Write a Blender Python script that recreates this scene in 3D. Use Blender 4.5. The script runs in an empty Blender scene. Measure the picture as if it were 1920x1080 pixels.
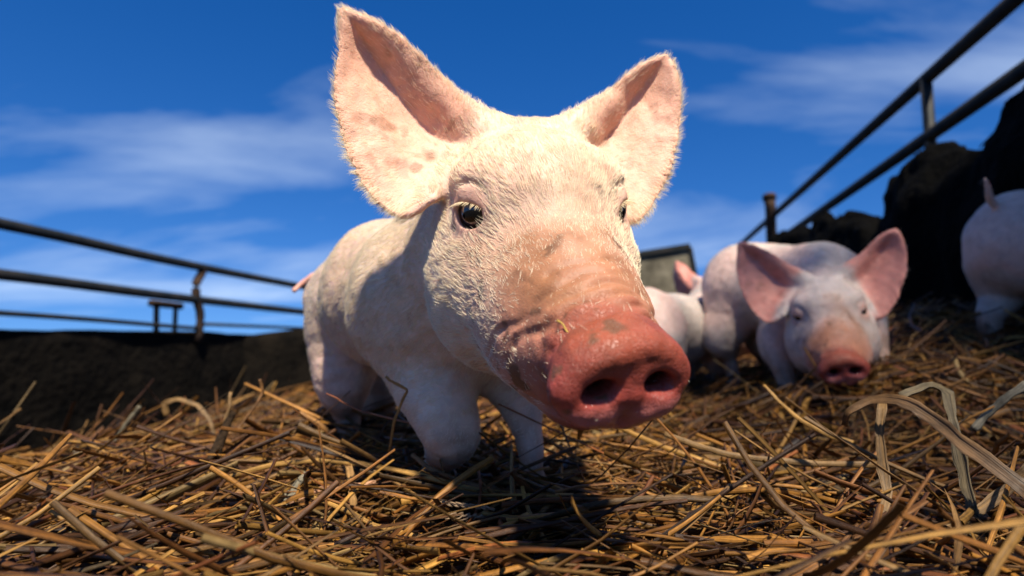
import bpy, math, random
import numpy as np
from mathutils import Matrix, Vector

rng = np.random.default_rng(11)
random.seed(5)
sc = bpy.context.scene
COL = sc.collection
rad = math.radians

# ------------------------------------------------------------------ camera
PITCH = rad(5.9)
CAMZ = 0.14
FPX = 1920 * 20 / 36.0
cam_data = bpy.data.cameras.new('camera')
cam = bpy.data.objects.new('camera', cam_data)
COL.objects.link(cam)
cam.location = (0, 0, CAMZ)
cam.rotation_euler = (math.pi / 2 + PITCH, 0, 0)
cam_data.lens = 20
cam_data.sensor_width = 36
cam_data.clip_start = 0.01
cam_data.clip_end = 3000
cam_data.dof.use_dof = True
cam_data.dof.focus_distance = 0.335
cam_data.dof.aperture_fstop = 5.6
sc.camera = cam

# ------------------------------------------------------------------ sky + sun
SUN_EL, SUN_AZ = 55.0, 13.0          # azimuth: degrees to the right of straight behind the camera
world = bpy.data.worlds.new('World')
sc.world = world
world.use_nodes = True
wn = world.node_tree
wn.nodes.clear()


def N(nt, t, **kw):
    n = nt.nodes.new(t)
    for k, v in kw.items():
        if k.startswith('i_'):
            key = k[2:]
            key = int(key) if key.isdigit() else key.replace('_', ' ')
            n.inputs[key].default_value = v
        else:
            setattr(n, k, v)
    return n


def lk(nt, a, ao, b, bi):
    nt.links.new(a.outputs[ao], b.inputs[bi])


to_sun = Vector((math.cos(rad(SUN_EL)) * math.sin(rad(SUN_AZ)), -math.cos(rad(SUN_EL)) * math.cos(rad(SUN_AZ)), math.sin(rad(SUN_EL))))
sky = N(wn, 'ShaderNodeTexSky', sky_type='NISHITA', sun_disc=False, sun_elevation=rad(SUN_EL),
        sun_rotation=math.atan2(to_sun.x, to_sun.y), altitude=900, air_density=1.0, dust_density=0.1, ozone_density=3.5)
tcs = N(wn, 'ShaderNodeTexCoord')
sps = N(wn, 'ShaderNodeSeparateXYZ'); lk(wn, tcs, 'Generated', sps, 0)
zm = N(wn, 'ShaderNodeMath', operation='MAXIMUM', i_1=0.0); lk(wn, sps, 'Z', zm, 0)
zr = N(wn, 'ShaderNodeMath', operation='MULTIPLY_ADD', i_1=0.85, i_2=0.15); lk(wn, zm, 0, zr, 0)
cms = N(wn, 'ShaderNodeCombineXYZ'); lk(wn, sps, 'X', cms, 0); lk(wn, sps, 'Y', cms, 1); lk(wn, zr, 0, cms, 2)
nms = N(wn, 'ShaderNodeVectorMath', operation='NORMALIZE'); lk(wn, cms, 0, nms, 0)
lk(wn, nms, 0, sky, 'Vector')
hsv = N(wn, 'ShaderNodeHueSaturation', i_Hue=0.512, i_Saturation=1.36, i_Value=1.08)
lk(wn, sky, 0, hsv, 'Color')
tc = N(wn, 'ShaderNodeTexCoord')
sep = N(wn, 'ShaderNodeSeparateXYZ')
lk(wn, tc, 'Generated', sep, 0)
zc = N(wn, 'ShaderNodeMath', operation='MAXIMUM', i_1=0.03)
lk(wn, sep, 'Z', zc, 0)
zz = N(wn, 'ShaderNodeMath', operation='ADD', i_1=0.16)
lk(wn, zc, 0, zz, 0)
dx = N(wn, 'ShaderNodeMath', operation='DIVIDE'); lk(wn, sep, 'X', dx, 0); lk(wn, zz, 0, dx, 1)
dy = N(wn, 'ShaderNodeMath', operation='DIVIDE'); lk(wn, sep, 'Y', dy, 0); lk(wn, zz, 0, dy, 1)
cmb = N(wn, 'ShaderNodeCombineXYZ'); lk(wn, dx, 0, cmb, 0); lk(wn, dy, 0, cmb, 1)
mp = N(wn, 'ShaderNodeMapping'); mp.inputs['Location'].default_value = (19.4, 12.2, 0); mp.inputs['Rotation'].default_value = (0, 0, rad(40)); mp.inputs['Scale'].default_value = (0.55, 1.15, 1)
lk(wn, cmb, 0, mp, 0)
n1 = N(wn, 'ShaderNodeTexNoise', i_Scale=0.9, i_Detail=7.0, i_Roughness=0.52, i_Distortion=0.35)
lk(wn, mp, 0, n1, 'Vector')
cr = N(wn, 'ShaderNodeValToRGB')
cr.color_ramp.elements[0].position = 0.48; cr.color_ramp.elements[0].color = (0, 0, 0, 1)
cr.color_ramp.elements[1].position = 0.82; cr.color_ramp.elements[1].color = (0.66, 0.66, 0.66, 1)
lk(wn, n1, 0, cr, 0)
mixc = N(wn, 'ShaderNodeMix', data_type='RGBA')
lk(wn, cr, 0, mixc, 0)
lk(wn, hsv, 0, mixc, 6)
mixc.inputs[7].default_value = (6.6, 7.9, 9.6, 1)
bg = N(wn, 'ShaderNodeBackground', i_Strength=0.080)
lk(wn, mixc, 2, bg, 0)
wo = N(wn, 'ShaderNodeOutputWorld')
lk(wn, bg, 0, wo, 0)

sun_data = bpy.data.lights.new('sun', 'SUN')
sun_data.energy = 5.0
sun_data.angle = rad(2.5)
sun_data.color = (1.0, 0.92, 0.78)
sun = bpy.data.objects.new('sun', sun_data)
COL.objects.link(sun)
sun.rotation_euler = to_sun.to_track_quat('Z', 'Y').to_euler()
sun.location = (0, -2, 6)

sc.view_settings.view_transform = 'Standard'
sc.view_settings.look = 'None'
sc.view_settings.exposure = 0.75
sc.view_settings.gamma = 1.0
sc.render.engine = 'CYCLES'
sc.cycles.use_denoising = True
try:
    sc.cycles.denoiser = 'OPENIMAGEDENOISE'
    sc.cycles.denoising_input_passes = 'RGB_ALBEDO_NORMAL'
except Exception:
    pass
sc.cycles.max_bounces = 8
sc.cycles.transparent_max_bounces = 6
sc.cycles.sample_clamp_indirect = 4.0

# ------------------------------------------------------------------ geometry of the view: measuring helper
CX = np.array([1.0, 0, 0])
CU = np.array([0, -math.sin(PITCH), math.cos(PITCH)])
CF = np.array([0, math.cos(PITCH), math.sin(PITCH)])
CAM = np.array([0, 0, CAMZ])


def P(u, v, d):
    """world point at depth d metres that was measured at photo pixel (u, v)"""
    return CAM + CX * ((u - 960) / FPX * d) + CU * ((540 - v) / FPX * d) + CF * d


HEAD = rad(11.7)                      # the pen runs 11.7 degrees to the right of the lens axis
PA = np.array([math.sin(HEAD), math.cos(HEAD), 0])
PB = np.array([math.cos(HEAD), -math.sin(HEAD), 0])


def W(a, b, h):
    """pen coordinates: a along the pen, b across, h above the camera's height"""
    return CAM + PA * a + PB * b + np.array([0, 0, h])


def sstep(e0, e1, x):
    t = np.clip((x - e0) / (e1 - e0), 0, 1)
    return t * t * (3 - 2 * t)


# value noise (numpy) for terrain and tints
_perm = np.random.default_rng(3).random((64, 64, 64)).astype(np.float32)


def vnoise(p):
    p = np.asarray(p, dtype=np.float64)
    i = np.floor(p).astype(int)
    f = p - i
    f = f * f * (3 - 2 * f)
    r = 0
    for dx_ in (0, 1):
        for dy_ in (0, 1):
            for dz_ in (0, 1):
                w = (f[..., 0] if dx_ else 1 - f[..., 0]) * (f[..., 1] if dy_ else 1 - f[..., 1]) * (f[..., 2] if dz_ else 1 - f[..., 2])
                r = r + w * _perm[(i[..., 0] + dx_) & 63, (i[..., 1] + dy_) & 63, (i[..., 2] + dz_) & 63]
    return r


def fbm(p, o=4):
    s, a, t = 0, 0.5, 0
    p = np.asarray(p, dtype=np.float64)
    for k in range(o):
        s = s + a * vnoise(p * (2 ** k) + 7.3 * k)
        t += a
        a *= 0.5
    return s / t


# ------------------------------------------------------------------ object helpers
def mesh_obj(name, verts, faces, mat=None, parent=None, smooth=True, cols=None, attr='tint', wet=None, fibre=None):
    me = bpy.data.meshes.new(name)
    verts = np.asarray(verts, dtype=np.float32)
    if isinstance(faces, np.ndarray):
        k = faces.shape[1]
        me.vertices.add(len(verts)); me.vertices.foreach_set('co', verts.ravel())
        me.loops.add(faces.size); me.loops.foreach_set('vertex_index', faces.ravel().astype(np.int32))
        me.polygons.add(len(faces)); me.polygons.foreach_set('loop_start', np.arange(0, faces.size, k, dtype=np.int32))
        me.update(calc_edges=True)
        me.validate()
    else:
        me.from_pydata([tuple(map(float, v)) for v in verts], [], [tuple(map(int, f)) for f in faces])
    if smooth:
        me.shade_smooth()
    if cols is not None and len(me.vertices) == len(cols):
        a = me.attributes.new(attr, 'FLOAT_COLOR', 'POINT')
        c4 = np.ones((len(cols), 4), dtype=np.float32); c4[:, :cols.shape[1]] = cols
        a.data.foreach_set('color', c4.ravel())
    if wet is not None and len(me.vertices) == len(wet):
        a = me.attributes.new('wet', 'FLOAT', 'POINT')
        a.data.foreach_set('value', np.asarray(wet, dtype=np.float32))
    if fibre is not None and len(me.vertices) == len(fibre):
        a = me.attributes.new('fibre', 'FLOAT_VECTOR', 'POINT')
        a.data.foreach_set('vector', np.asarray(fibre, dtype=np.float32).ravel())
    o = bpy.data.objects.new(name, me)
    COL.objects.link(o)
    if mat:
        me.materials.append(mat)
    if parent is not None:
        o.parent = parent
        o.matrix_parent_inverse = Matrix.Translation(-parent.location)
    return o


def tag(o, label=None, cat=None, group=None, kind=None):
    if label: o['label'] = label
    if cat: o['category'] = cat
    if group: o['group'] = group
    if kind: o['kind'] = kind
    return o


def empty(name, loc):
    o = bpy.data.objects.new(name, None)
    COL.objects.link(o)
    o.location = tuple(map(float, loc))
    o.empty_display_size = 0.05
    return o


def new_mat(name):
    m = bpy.data.materials.new(name)
    m.use_nodes = True
    nt = m.node_tree
    nt.nodes.clear()
    out = nt.nodes.new('ShaderNodeOutputMaterial')
    b = nt.nodes.new('ShaderNodeBsdfPrincipled')
    nt.links.new(b.outputs[0], out.inputs[0])
    return m, nt, b, out


def noisy_mat(name, c0, c1, scale, rough=0.8, bump=0.3, bscale=None, detail=8, dist=0.004, spec=0.3):
    m, nt, b, out = new_mat(name)
    t = N(nt, 'ShaderNodeTexCoord')
    n = N(nt, 'ShaderNodeTexNoise', i_Scale=scale, i_Detail=detail, i_Roughness=0.62)
    lk(nt, t, 'Object', n, 'Vector')
    r = N(nt, 'ShaderNodeValToRGB')
    r.color_ramp.elements[0].position = 0.35; r.color_ramp.elements[0].color = (*c0, 1)
    r.color_ramp.elements[1].position = 0.68; r.color_ramp.elements[1].color = (*c1, 1)
    lk(nt, n, 0, r, 0); lk(nt, r, 0, b, 'Base Color')
    n2 = N(nt, 'ShaderNodeTexNoise', i_Scale=bscale or scale * 5, i_Detail=6.0)
    lk(nt, t, 'Object', n2, 'Vector')
    bp = N(nt, 'ShaderNodeBump', i_Strength=bump, i_Distance=dist)
    lk(nt, n2, 0, bp, 'Height'); lk(nt, bp, 0, b, 'Normal')
    b.inputs['Roughness'].default_value = rough
    b.inputs['Specular IOR Level'].default_value = spec
    return m


M = {}
M['soil'] = noisy_mat('dark_soil', (0.008, 0.006, 0.004), (0.04, 0.026, 0.013), 22, 0.95, 0.8, 90, dist=0.01)
M['floor'] = noisy_mat('muddy_floor', (0.010, 0.008, 0.006), (0.035, 0.026, 0.017), 5, 0.9, 0.6, 30)
M['darkwall'] = noisy_mat('shade_painted_wall', (0.0012, 0.001, 0.0008), (0.011, 0.008, 0.005), 6.5, 0.95, 0.9, 26, dist=0.02, spec=0.1)  # wall's shade painted in as a near-black base colour
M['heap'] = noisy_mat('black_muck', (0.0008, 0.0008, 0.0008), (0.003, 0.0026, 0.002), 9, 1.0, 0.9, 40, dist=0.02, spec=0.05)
M['moss'] = noisy_mat('mossy_concrete', (0.035, 0.032, 0.018), (0.11, 0.10, 0.055), 4, 0.95, 0.7, 40)
M['block'] = noisy_mat('weathered_concrete', (0.07, 0.06, 0.04), (0.22, 0.19, 0.13), 6, 0.95, 0.8, 45, dist=0.01)
M['pipe'] = noisy_mat('dark_painted_steel', (0.008, 0.011, 0.012), (0.03, 0.026, 0.022), 14, 0.6, 0.2, 60, spec=0.25)
M['rust'] = noisy_mat('rusty_steel', (0.015, 0.010, 0.008), (0.06, 0.032, 0.018), 14, 0.85, 0.4, 60, spec=0.2)


def straw_material():
    m, nt, b, out = new_mat('dry_straw')
    a = N(nt, 'ShaderNodeAttribute', attribute_name='tint')
    fb = N(nt, 'ShaderNodeAttribute', attribute_name='fibre')
    n = N(nt, 'ShaderNodeTexNoise', i_Scale=1.0, i_Detail=5.0, i_Roughness=0.7)
    lk(nt, fb, 'Vector', n, 'Vector')
    r = N(nt, 'ShaderNodeMapRange', i_1=0.30, i_2=0.70, i_3=0.25, i_4=1.45)
    lk(nt, n, 0, r, 0)
    t = N(nt, 'ShaderNodeTexCoord')
    n3 = N(nt, 'ShaderNodeTexNoise', i_Scale=70.0, i_Detail=4.0, i_Roughness=0.7)
    lk(nt, t, 'Object', n3, 'Vector')
    r3 = N(nt, 'ShaderNodeMapRange', i_1=0.30, i_2=0.62, i_3=0.5, i_4=1.25)
    lk(nt, n3, 0, r3, 0)
    pr = N(nt, 'ShaderNodeMath', operation='MULTIPLY')
    lk(nt, r, 0, pr, 0); lk(nt, r3, 0, pr, 1)
    mu = N(nt, 'ShaderNodeVectorMath', operation='SCALE')
    lk(nt, a, 'Color', mu, 0); lk(nt, pr, 0, mu, 'Scale')
    lk(nt, mu, 0, b, 'Base Color')
    b.inputs['Roughness'].default_value = 0.48
    b.inputs['Specular IOR Level'].default_value = 0.32
    bp = N(nt, 'ShaderNodeBump', i_Strength=0.8, i_Distance=0.0007)
    lk(nt, n, 0, bp, 'Height'); lk(nt, bp, 0, b, 'Normal')
    tr = N(nt, 'ShaderNodeBsdfTranslucent')
    lk(nt, mu, 0, tr, 'Color')
    mx = N(nt, 'ShaderNodeMixShader', i_0=0.15)
    lk(nt, b, 0, mx, 1); lk(nt, tr, 0, mx, 2); lk(nt, mx, 0, out, 0)
    return m


M['straw'] = straw_material()
M['bark'] = noisy_mat('wet_bark', (0.008, 0.005, 0.003), (0.05, 0.03, 0.016), 160, 0.9, 1.0, 500, dist=0.002, spec=0.1)


def skin_material():
    m, nt, b, out = new_mat('pig_skin')
    a = N(nt, 'ShaderNodeAttribute', attribute_name='tint')
    w = N(nt, 'ShaderNodeAttribute', attribute_name='wet')
    t = N(nt, 'ShaderNodeTexCoord')
    n = N(nt, 'ShaderNodeTexNoise', i_Scale=55.0, i_Detail=7.0, i_Roughness=0.65)
    lk(nt, t, 'Object', n, 'Vector')
    r = N(nt, 'ShaderNodeMapRange', i_1=0.3, i_2=0.7, i_3=0.78, i_4=1.14)
    lk(nt, n, 0, r, 0)
    mu = N(nt, 'ShaderNodeVectorMath', operation='SCALE')
    lk(nt, a, 'Color', mu, 0); lk(nt, r, 0, mu, 'Scale')
    lk(nt, mu, 0, b, 'Base Color')
    rr = N(nt, 'ShaderNodeMapRange', i_1=0.0, i_2=1.0, i_3=0.56, i_4=0.15)
    lk(nt, w, 'Fac', rr, 0); lk(nt, rr, 0, b, 'Roughness')
    b.inputs['Subsurface Weight'].default_value = 0.22
    b.inputs['Subsurface Radius'].default_value = (1.0, 0.32, 0.18)
    b.inputs['Subsurface Scale'].default_value = 0.005
    b.inputs['Specular IOR Level'].default_value = 0.4
    n2 = N(nt, 'ShaderNodeTexNoise', i_Scale=420.0, i_Detail=4.0, i_Roughness=0.6)
    lk(nt, t, 'Object', n2, 'Vector')
    v = N(nt, 'ShaderNodeTexVoronoi', i_Scale=1100.0)
    lk(nt, t, 'Object', v, 'Vector')
    ad = N(nt, 'ShaderNodeMath', operation='ADD')
    vs = N(nt, 'ShaderNodeMath', operation='MULTIPLY', i_1=0.35)
    lk(nt, v, 0, vs, 0)
    lk(nt, n2, 0, ad, 0); lk(nt, vs, 0, ad, 1)
    vl = N(nt, 'ShaderNodeTexVoronoi', i_Scale=420.0, feature='DISTANCE_TO_EDGE')
    nd = N(nt, 'ShaderNodeTexNoise', i_Scale=160.0, i_Detail=5.0)
    lk(nt, t, 'Object', nd, 'Vector')
    va = N(nt, 'ShaderNodeVectorMath', operation='SCALE'); va.inputs['Scale'].default_value = 0.010
    lk(nt, nd, 1, va, 0)
    vv = N(nt, 'ShaderNodeVectorMath', operation='ADD'); lk(nt, t, 'Object', vv, 0); lk(nt, va, 0, vv, 1)
    lk(nt, vv, 0, vl, 'Vector')
    lm = N(nt, 'ShaderNodeMapRange', i_1=0.0, i_2=0.10, i_3=0.0, i_4=0.8); lk(nt, w, 'Fac', lm, 0)
    vq = N(nt, 'ShaderNodeMapRange', i_1=0.0, i_2=0.12, i_3=0.0, i_4=1.0); lk(nt, vl, 0, vq, 0)
    le = N(nt, 'ShaderNodeMath', operation='MULTIPLY'); lk(nt, vq, 0, le, 0); lk(nt, lm, 0, le, 1)
    ad2 = N(nt, 'ShaderNodeMath', operation='ADD'); lk(nt, ad, 0, ad2, 0); lk(nt, le, 0, ad2, 1)
    ad = ad2
    bp = N(nt, 'ShaderNodeBump', i_Strength=0.5, i_Distance=0.0007)
    lk(nt, ad, 0, bp, 'Height'); lk(nt, bp, 0, b, 'Normal')
    return m


M['skin'] = skin_material()


def hair_material(name, col, trans):
    m, nt, b, out = new_mat(name)
    a = N(nt, 'ShaderNodeHairInfo')
    r = N(nt, 'ShaderNodeMapRange', i_1=0.0, i_2=1.0, i_3=0.82, i_4=1.05)
    lk(nt, a, 'Random', r, 0)
    mu = N(nt, 'ShaderNodeVectorMath', operation='SCALE')
    mu.inputs[0].default_value = col
    lk(nt, r, 0, mu, 'Scale')
    lk(nt, mu, 0, b, 'Base Color')
    b.inputs['Roughness'].default_value = 0.45
    b.inputs['Specular IOR Level'].default_value = 0.35
    tr = N(nt, 'ShaderNodeBsdfTranslucent')
    lk(nt, mu, 0, tr, 'Color')
    mx = N(nt, 'ShaderNodeMixShader', i_0=trans)
    lk(nt, b, 0, mx, 1); lk(nt, tr, 0, mx, 2); lk(nt, mx, 0, out, 0)
    return m


M['hair'] = hair_material('pale_bristle', (0.95, 0.83, 0.61), 0.35)
M['hair_shaded'] = hair_material('shaded_bristle', (0.52, 0.44, 0.37), 0.3)  # pale bristle darkened, weaker light painted into the colour
M['lash'] = hair_material('straw_blond_lash', (0.86, 0.70, 0.44), 0.3)


def eye_material():
    m, nt, b, out = new_mat('eye')
    a = N(nt, 'ShaderNodeAttribute', attribute_name='tint')
    lk(nt, a, 'Color', b, 'Base Color')
    b.inputs['Roughness'].default_value = 0.06
    b.inputs['Specular IOR Level'].default_value = 0.6
    b.inputs['Coat Weight'].default_value = 0.7
    b.inputs['Coat Roughness'].default_value = 0.02
    return m


M['eye'] = eye_material()


# ================================================================== SETTING
def terrain_h(x, y):
    x = np.asarray(x, float); y = np.asarray(y, float)
    base = 0.030 * (fbm(np.stack([x * 5, y * 5, x * 0 + 2.2], -1), 3) - 0.5) * 2
    rise = 0.055 * sstep(0.28, 0.6, x) * sstep(0.55, 0.95, y)
    rise = rise + 0.14 * sstep(0.55, 1.0, x) * sstep(0.7, 1.25, y)
    flat_ = np.exp(-(((x + 0.10) / 0.30) ** 2 + ((y - 0.62) / 0.30) ** 2))
    base = base * (1 - 0.8 * flat_) + 0.000 * flat_
    z = base + rise + 0.02 * sstep(1.0, 1.6, y)
    # the heap of bedding ends on the left and behind the pig
    edge = sstep(-0.92, -0.68, x + 0.05 * np.sin(y * 4) - 0.25 * np.clip(y - 1.2, 0, 9)) * (1 - sstep(1.5, 2.1, y - 0.9 * np.clip(x, 0, 2)))
    lowl = 0.035 * sstep(-0.2, -0.7, x)
    z = z - lowl
    return -0.55 * (1 - edge) + z * edge


# ground sheet out to the horizon
g = 400.0
ground = mesh_obj('ground', [(-g, -g, -0.60), (g, -g, -0.60), (g, g, -0.60), (-g, g, -0.60)], np.array([[0, 1, 2, 3]]), M['floor'])
tag(ground, kind='structure')

nx, ny = 180, 180
gx = np.linspace(-1.6, 2.2, nx); gy = np.linspace(-0.6, 3.4, ny)
GX, GY = np.meshgrid(gx, gy, indexing='ij')
GZ = terrain_h(GX, GY)
idx = np.arange(nx * ny).reshape(nx, ny)
quads = np.stack([idx[:-1, :-1], idx[1:, :-1], idx[1:, 1:], idx[:-1, 1:]], -1).reshape(-1, 4)
bed = mesh_obj('straw_bed', np.stack([GX, GY, GZ], -1).reshape(-1, 3), quads, M['soil'])
tag(bed, kind='structure')


def grid_wall(name, p0, p1, hfun0, hfun1, thick, mat, nseg=60, nh=14, amp=0.03, seed=0.0, freq=3.0):
    """an upright rough wall with thickness; p0,p1 floor points (world xy); hfun(t)->bottom, top (world z)"""
    p0 = np.array(p0[:2], float); p1 = np.array(p1[:2], float)
    d = (p1 - p0); L = np.linalg.norm(d); d /= L
    nrm = np.array([d[1], -d[0]])
    V, Fc = [], []
    prof = []
    for j in range(nh):
        prof.append((0.0, j / (nh - 1)))
    for j in range(nh):
        prof.append((thick, 1 - j / (nh - 1)))
    K = len(prof)
    for i in range(nseg + 1):
        t = i / nseg
        b, tp = hfun0(t), hfun1(t)
        for (o, s) in prof:
            q = p0 + d * L * t - nrm * o
            z = b + (tp - b) * s
            nz = fbm(np.array([q[0] * freq + seed, q[1] * freq, z * freq * 1.6]), 4) - 0.5
            q = q + nrm * amp * nz * 2 * (1 if o == 0 else -1)
            V.append((q[0], q[1], z + amp * 0.5 * nz * s))
    for i in range(nseg):
        for k in range(K):
            a = i * K + k; b2 = i * K + (k + 1) % K
            Fc.append((a, b2, b2 + K, a + K))
    Fc.append(tuple(range(K - 1, -1, -1)))
    Fc.append(tuple(nseg * K + k for k in range(K)))
    return mesh_obj(name, V, Fc, mat)


wz = CAMZ
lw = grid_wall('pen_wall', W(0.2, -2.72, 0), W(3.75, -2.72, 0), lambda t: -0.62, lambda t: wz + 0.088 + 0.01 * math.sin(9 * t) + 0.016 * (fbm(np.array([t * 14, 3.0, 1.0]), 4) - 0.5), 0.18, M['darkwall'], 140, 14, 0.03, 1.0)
tag(lw, 'low wall with near-black painted shade beneath the left pipe railing', 'wall')
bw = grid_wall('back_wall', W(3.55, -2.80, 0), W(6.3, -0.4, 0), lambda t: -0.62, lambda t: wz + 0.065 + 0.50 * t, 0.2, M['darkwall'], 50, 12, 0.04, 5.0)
tag(bw, 'dark wall rising behind the large pig at the end of the pen', 'wall')

# concrete block wall standing at the back, between the two near pigs
def prism(name, front, depth_vec, mat):
    n = len(front)
    V = [tuple(p) for p in front] + [tuple(np.array(p) + depth_vec) for p in front]
    Fc = [tuple(range(n)), tuple(range(2 * n - 1, n - 1, -1))]
    for i in range(n):
        j = (i + 1) % n
        Fc.append((j, i, i + n, j + n))
    return mesh_obj(name, V, Fc, mat, smooth=False)


bl = empty('concrete_wall', P(1200, 700, 5.2) * np.array([1, 1, 0]) + np.array([0, 0, -0.6]))
tag(bl, 'grey weathered concrete wall end seen beside the big pink snout', 'wall')
dv = PA * 0.16
prism('wall_panel', [P(1000, 720, 5.2), P(1322, 720, 5.2), P(1306, 540, 5.2), P(1291, 466, 5.2), P(1205, 480, 5.2), P(1000, 516, 5.2)], dv, M['block']).parent = bl
cop = prism('coping', [P(1000, 515, 5.17), P(1205, 479, 5.17), P(1296, 465, 5.17), P(1293, 456, 5.17), P(1204, 470, 5.17), P(1000, 506, 5.17)], dv * 1.4, M['pipe'])
edgep = prism('edge_strip', [P(1322, 720, 5.18), P(1329, 720, 5.18), P(1313, 540, 5.18), P(1298, 463, 5.18), P(1291, 466, 5.18), P(1306, 540, 5.18)], dv * 1.3, M['pipe'])
for o in bl.children: o.matrix_parent_inverse = Matrix.Translation(-bl.location)
for o in (cop, edgep):
    o.parent = bl; o.matrix_parent_inverse = Matrix.Translation(-bl.location)

# mossy wall under the right railing
rw = grid_wall('mossy_wall', W(6.4, 1.32, 0), W(1.2, 1.32, 0), lambda t: -0.62, lambda t: wz + 0.93 - 0.36 * min(1, t / 0.75), 0.2, M['moss'], 60, 12, 0.03, 9.0)
tag(rw, 'mossy concrete wall running below the right pipe railing', 'wall')

# black muck heap in front of it
na, nb = 150, 60
aa = np.linspace(0.9, 4.6, na); bb = np.linspace(0, 1, nb)
AA, BB = np.meshgrid(aa, bb, indexing='ij')
top = 0.56 + 0.10 * (fbm(np.stack([AA * 3.1, AA * 0 + 4.4, AA * 0], -1), 3) - 0.5) * 2 + 0.10 * sstep(1.75, 1.45, AA) + 0.10 * sstep(2.5, 3.3, AA)
top = top - 0.10 * np.exp(-((AA - 2.35) / 0.12) ** 2) + 0.05 * np.exp(-((AA - 2.0) / 0.12) ** 2)
top = top * sstep(4.6, 3.9, AA)
bpos = 0.80 + 0.10 * (fbm(np.stack([AA * 1.7, AA * 0 + 1.1, AA * 0], -1), 2) - 0.5) + BB * 0.5
prof = np.sin(np.clip(BB, 0, 1) ** 0.55 * math.pi) ** 0.6
HH = -0.30 + (top + 0.30) * prof
rough = (fbm(np.stack([AA * 7, BB * 5, HH * 6], -1), 4) - 0.5)
HH = HH + 0.11 * rough * sstep(0, 0.15, BB) + 0.10 * (fbm(np.stack([AA * 22, BB * 14, HH * 6], -1), 3) - 0.5) * sstep(0, 0.15, BB)
bpos = bpos - 0.14 * (fbm(np.stack([AA * 6 + 9, BB * 4, HH * 7], -1), 4) - 0.5) * (1 - BB)
V = CAM + AA[..., None] * PA + bpos[..., None] * PB + np.stack([HH * 0, HH * 0, HH], -1)
idx = np.arange(na * nb).reshape(na, nb)
q = np.stack([idx[:-1, :-1], idx[1:, :-1], idx[1:, 1:], idx[:-1, 1:]], -1).reshape(-1, 4)
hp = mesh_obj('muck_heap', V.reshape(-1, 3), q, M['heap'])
tag(hp, 'black lumpy muck heap piled under the right railing', 'heap')


def tube_verts(pts, r, sides=10, flat=1.0, up=None, caps=True):
    """tube round a polyline; r scalar or per point. returns verts, faces"""
    pts = np.asarray(pts, float)
    n = len(pts)
    r = np.broadcast_to(np.asarray(r, float), (n,))
    tang = np.gradient(pts, axis=0)
    tang /= np.linalg.norm(tang, axis=1)[:, None] + 1e-12
    ref = np.array([0, 0, 1.0]) if up is None else np.asarray(up, float)
    V = []
    for i in range(n):
        a = np.cross(tang[i], ref)
        if np.linalg.norm(a) < 1e-3:
            a = np.cross(tang[i], [1, 0, 0.2])
        a /= np.linalg.norm(a)
        b = np.cross(a, tang[i])
        for k in range(sides):
            th = 2 * math.pi * k / sides
            V.append(pts[i] + r[i] * (math.cos(th) * a + flat * math.sin(th) * b))
    Fc = []
    for i in range(n - 1):
        for k in range(sides):
            k2 = (k + 1) % sides
            Fc.append((i * sides + k, i * sides + k2, (i + 1) * sides + k2, (i + 1) * sides + k))
    if caps:
        Fc.append(tuple(range(sides - 1, -1, -1)))
        Fc.append(tuple((n - 1) * sides + k for k in range(sides)))
    return V, Fc


def spline(pts, n=24):
    """Catmull-Rom through rows of any width"""
    pts = np.asarray(pts, float)
    k = len(pts)
    if k == 2:
        t = np.linspace(0, 1, n)[:, None]
        return pts[0] * (1 - t) + pts[1] * t
    ext = np.vstack([2 * pts[0] - pts[1], pts, 2 * pts[-1] - pts[-2]])
    out = []
    for t in np.linspace(0, k - 1 - 1e-9, n):
        i = int(t); f = t - i
        p0, p1, p2, p3 = ext[i], ext[i + 1], ext[i + 2], ext[i + 3]
        out.append(0.5 * ((2 * p1) + (-p0 + p2) * f + (2 * p0 - 5 * p1 + 4 * p2 - p3) * f * f + (-p0 + 3 * p1 - 3 * p2 + p3) * f ** 3))
    return np.array(out)


def pipe(name, pts, r, mat, parent, sides=14, n=None):
    p = spline(pts, n) if n else np.asarray(pts, float)
    V, Fc = tube_verts(p, r, sides)
    return mesh_obj(name, V, Fc, mat, parent)


# left railing
lf = empty('pipe_railing', W(3.17, -2.72, 0.09))
tag(lf, 'dark steel pipe railing above the low wall on the left', 'railing')
pipe('rail', [W(0.3, -2.7, 0.548), W(2, -2.7, 0.537), W(3.2, -2.7, 0.510), W(6.6, -2.7, 0.50)], 0.026, M['pipe'], lf, n=24)
pipe('rail', [W(0.3, -2.7, 0.322), W(2, -2.7, 0.315), W(3.2, -2.7, 0.298), W(6.6, -2.7, 0.285)], 0.026, M['pipe'], lf, n=24)
pipe('rail', [W(0.3, -2.7, 0.152), W(2, -2.7, 0.147), W(3.08, -2.7, 0.118), W(3.14, -2.7, 0.122)], 0.013, M['pipe'], lf, n=24)
pipe('rail', [W(3.19, -2.7, 0.146), W(4.4, -2.7, 0.155)], 0.012, M['pipe'], lf)
pipe('post', [W(3.17, -2.7, 0.505), W(3.165, -2.705, 0.47), W(3.12, -2.70, 0.40), W(3.13, -2.70, 0.30), W(3.17, -2.70, 0.2), W(3.17, -2.71, 0.03)], 0.026, M['rust'], lf, n=18)
# small inverted-U bracket
br = empty('gate_bracket', W(3.0, -2.82, 0.085))
tag(br, 'small rusty inverted U bracket standing beside the left railing post', 'bracket')
pipe('upright', [W(2.96, -2.82, 0.02), W(2.945, -2.82, 0.25)], 0.016, M['rust'], br, 8)
pipe('upright', [W(3.10, -2.82, 0.02), W(3.095, -2.82, 0.25)], 0.014, M['rust'], br, 8)
pipe('crossbar', [W(2.90, -2.82, 0.262), W(3.14, -2.82, 0.258)], 0.022, M['rust'], br, 8)

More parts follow.
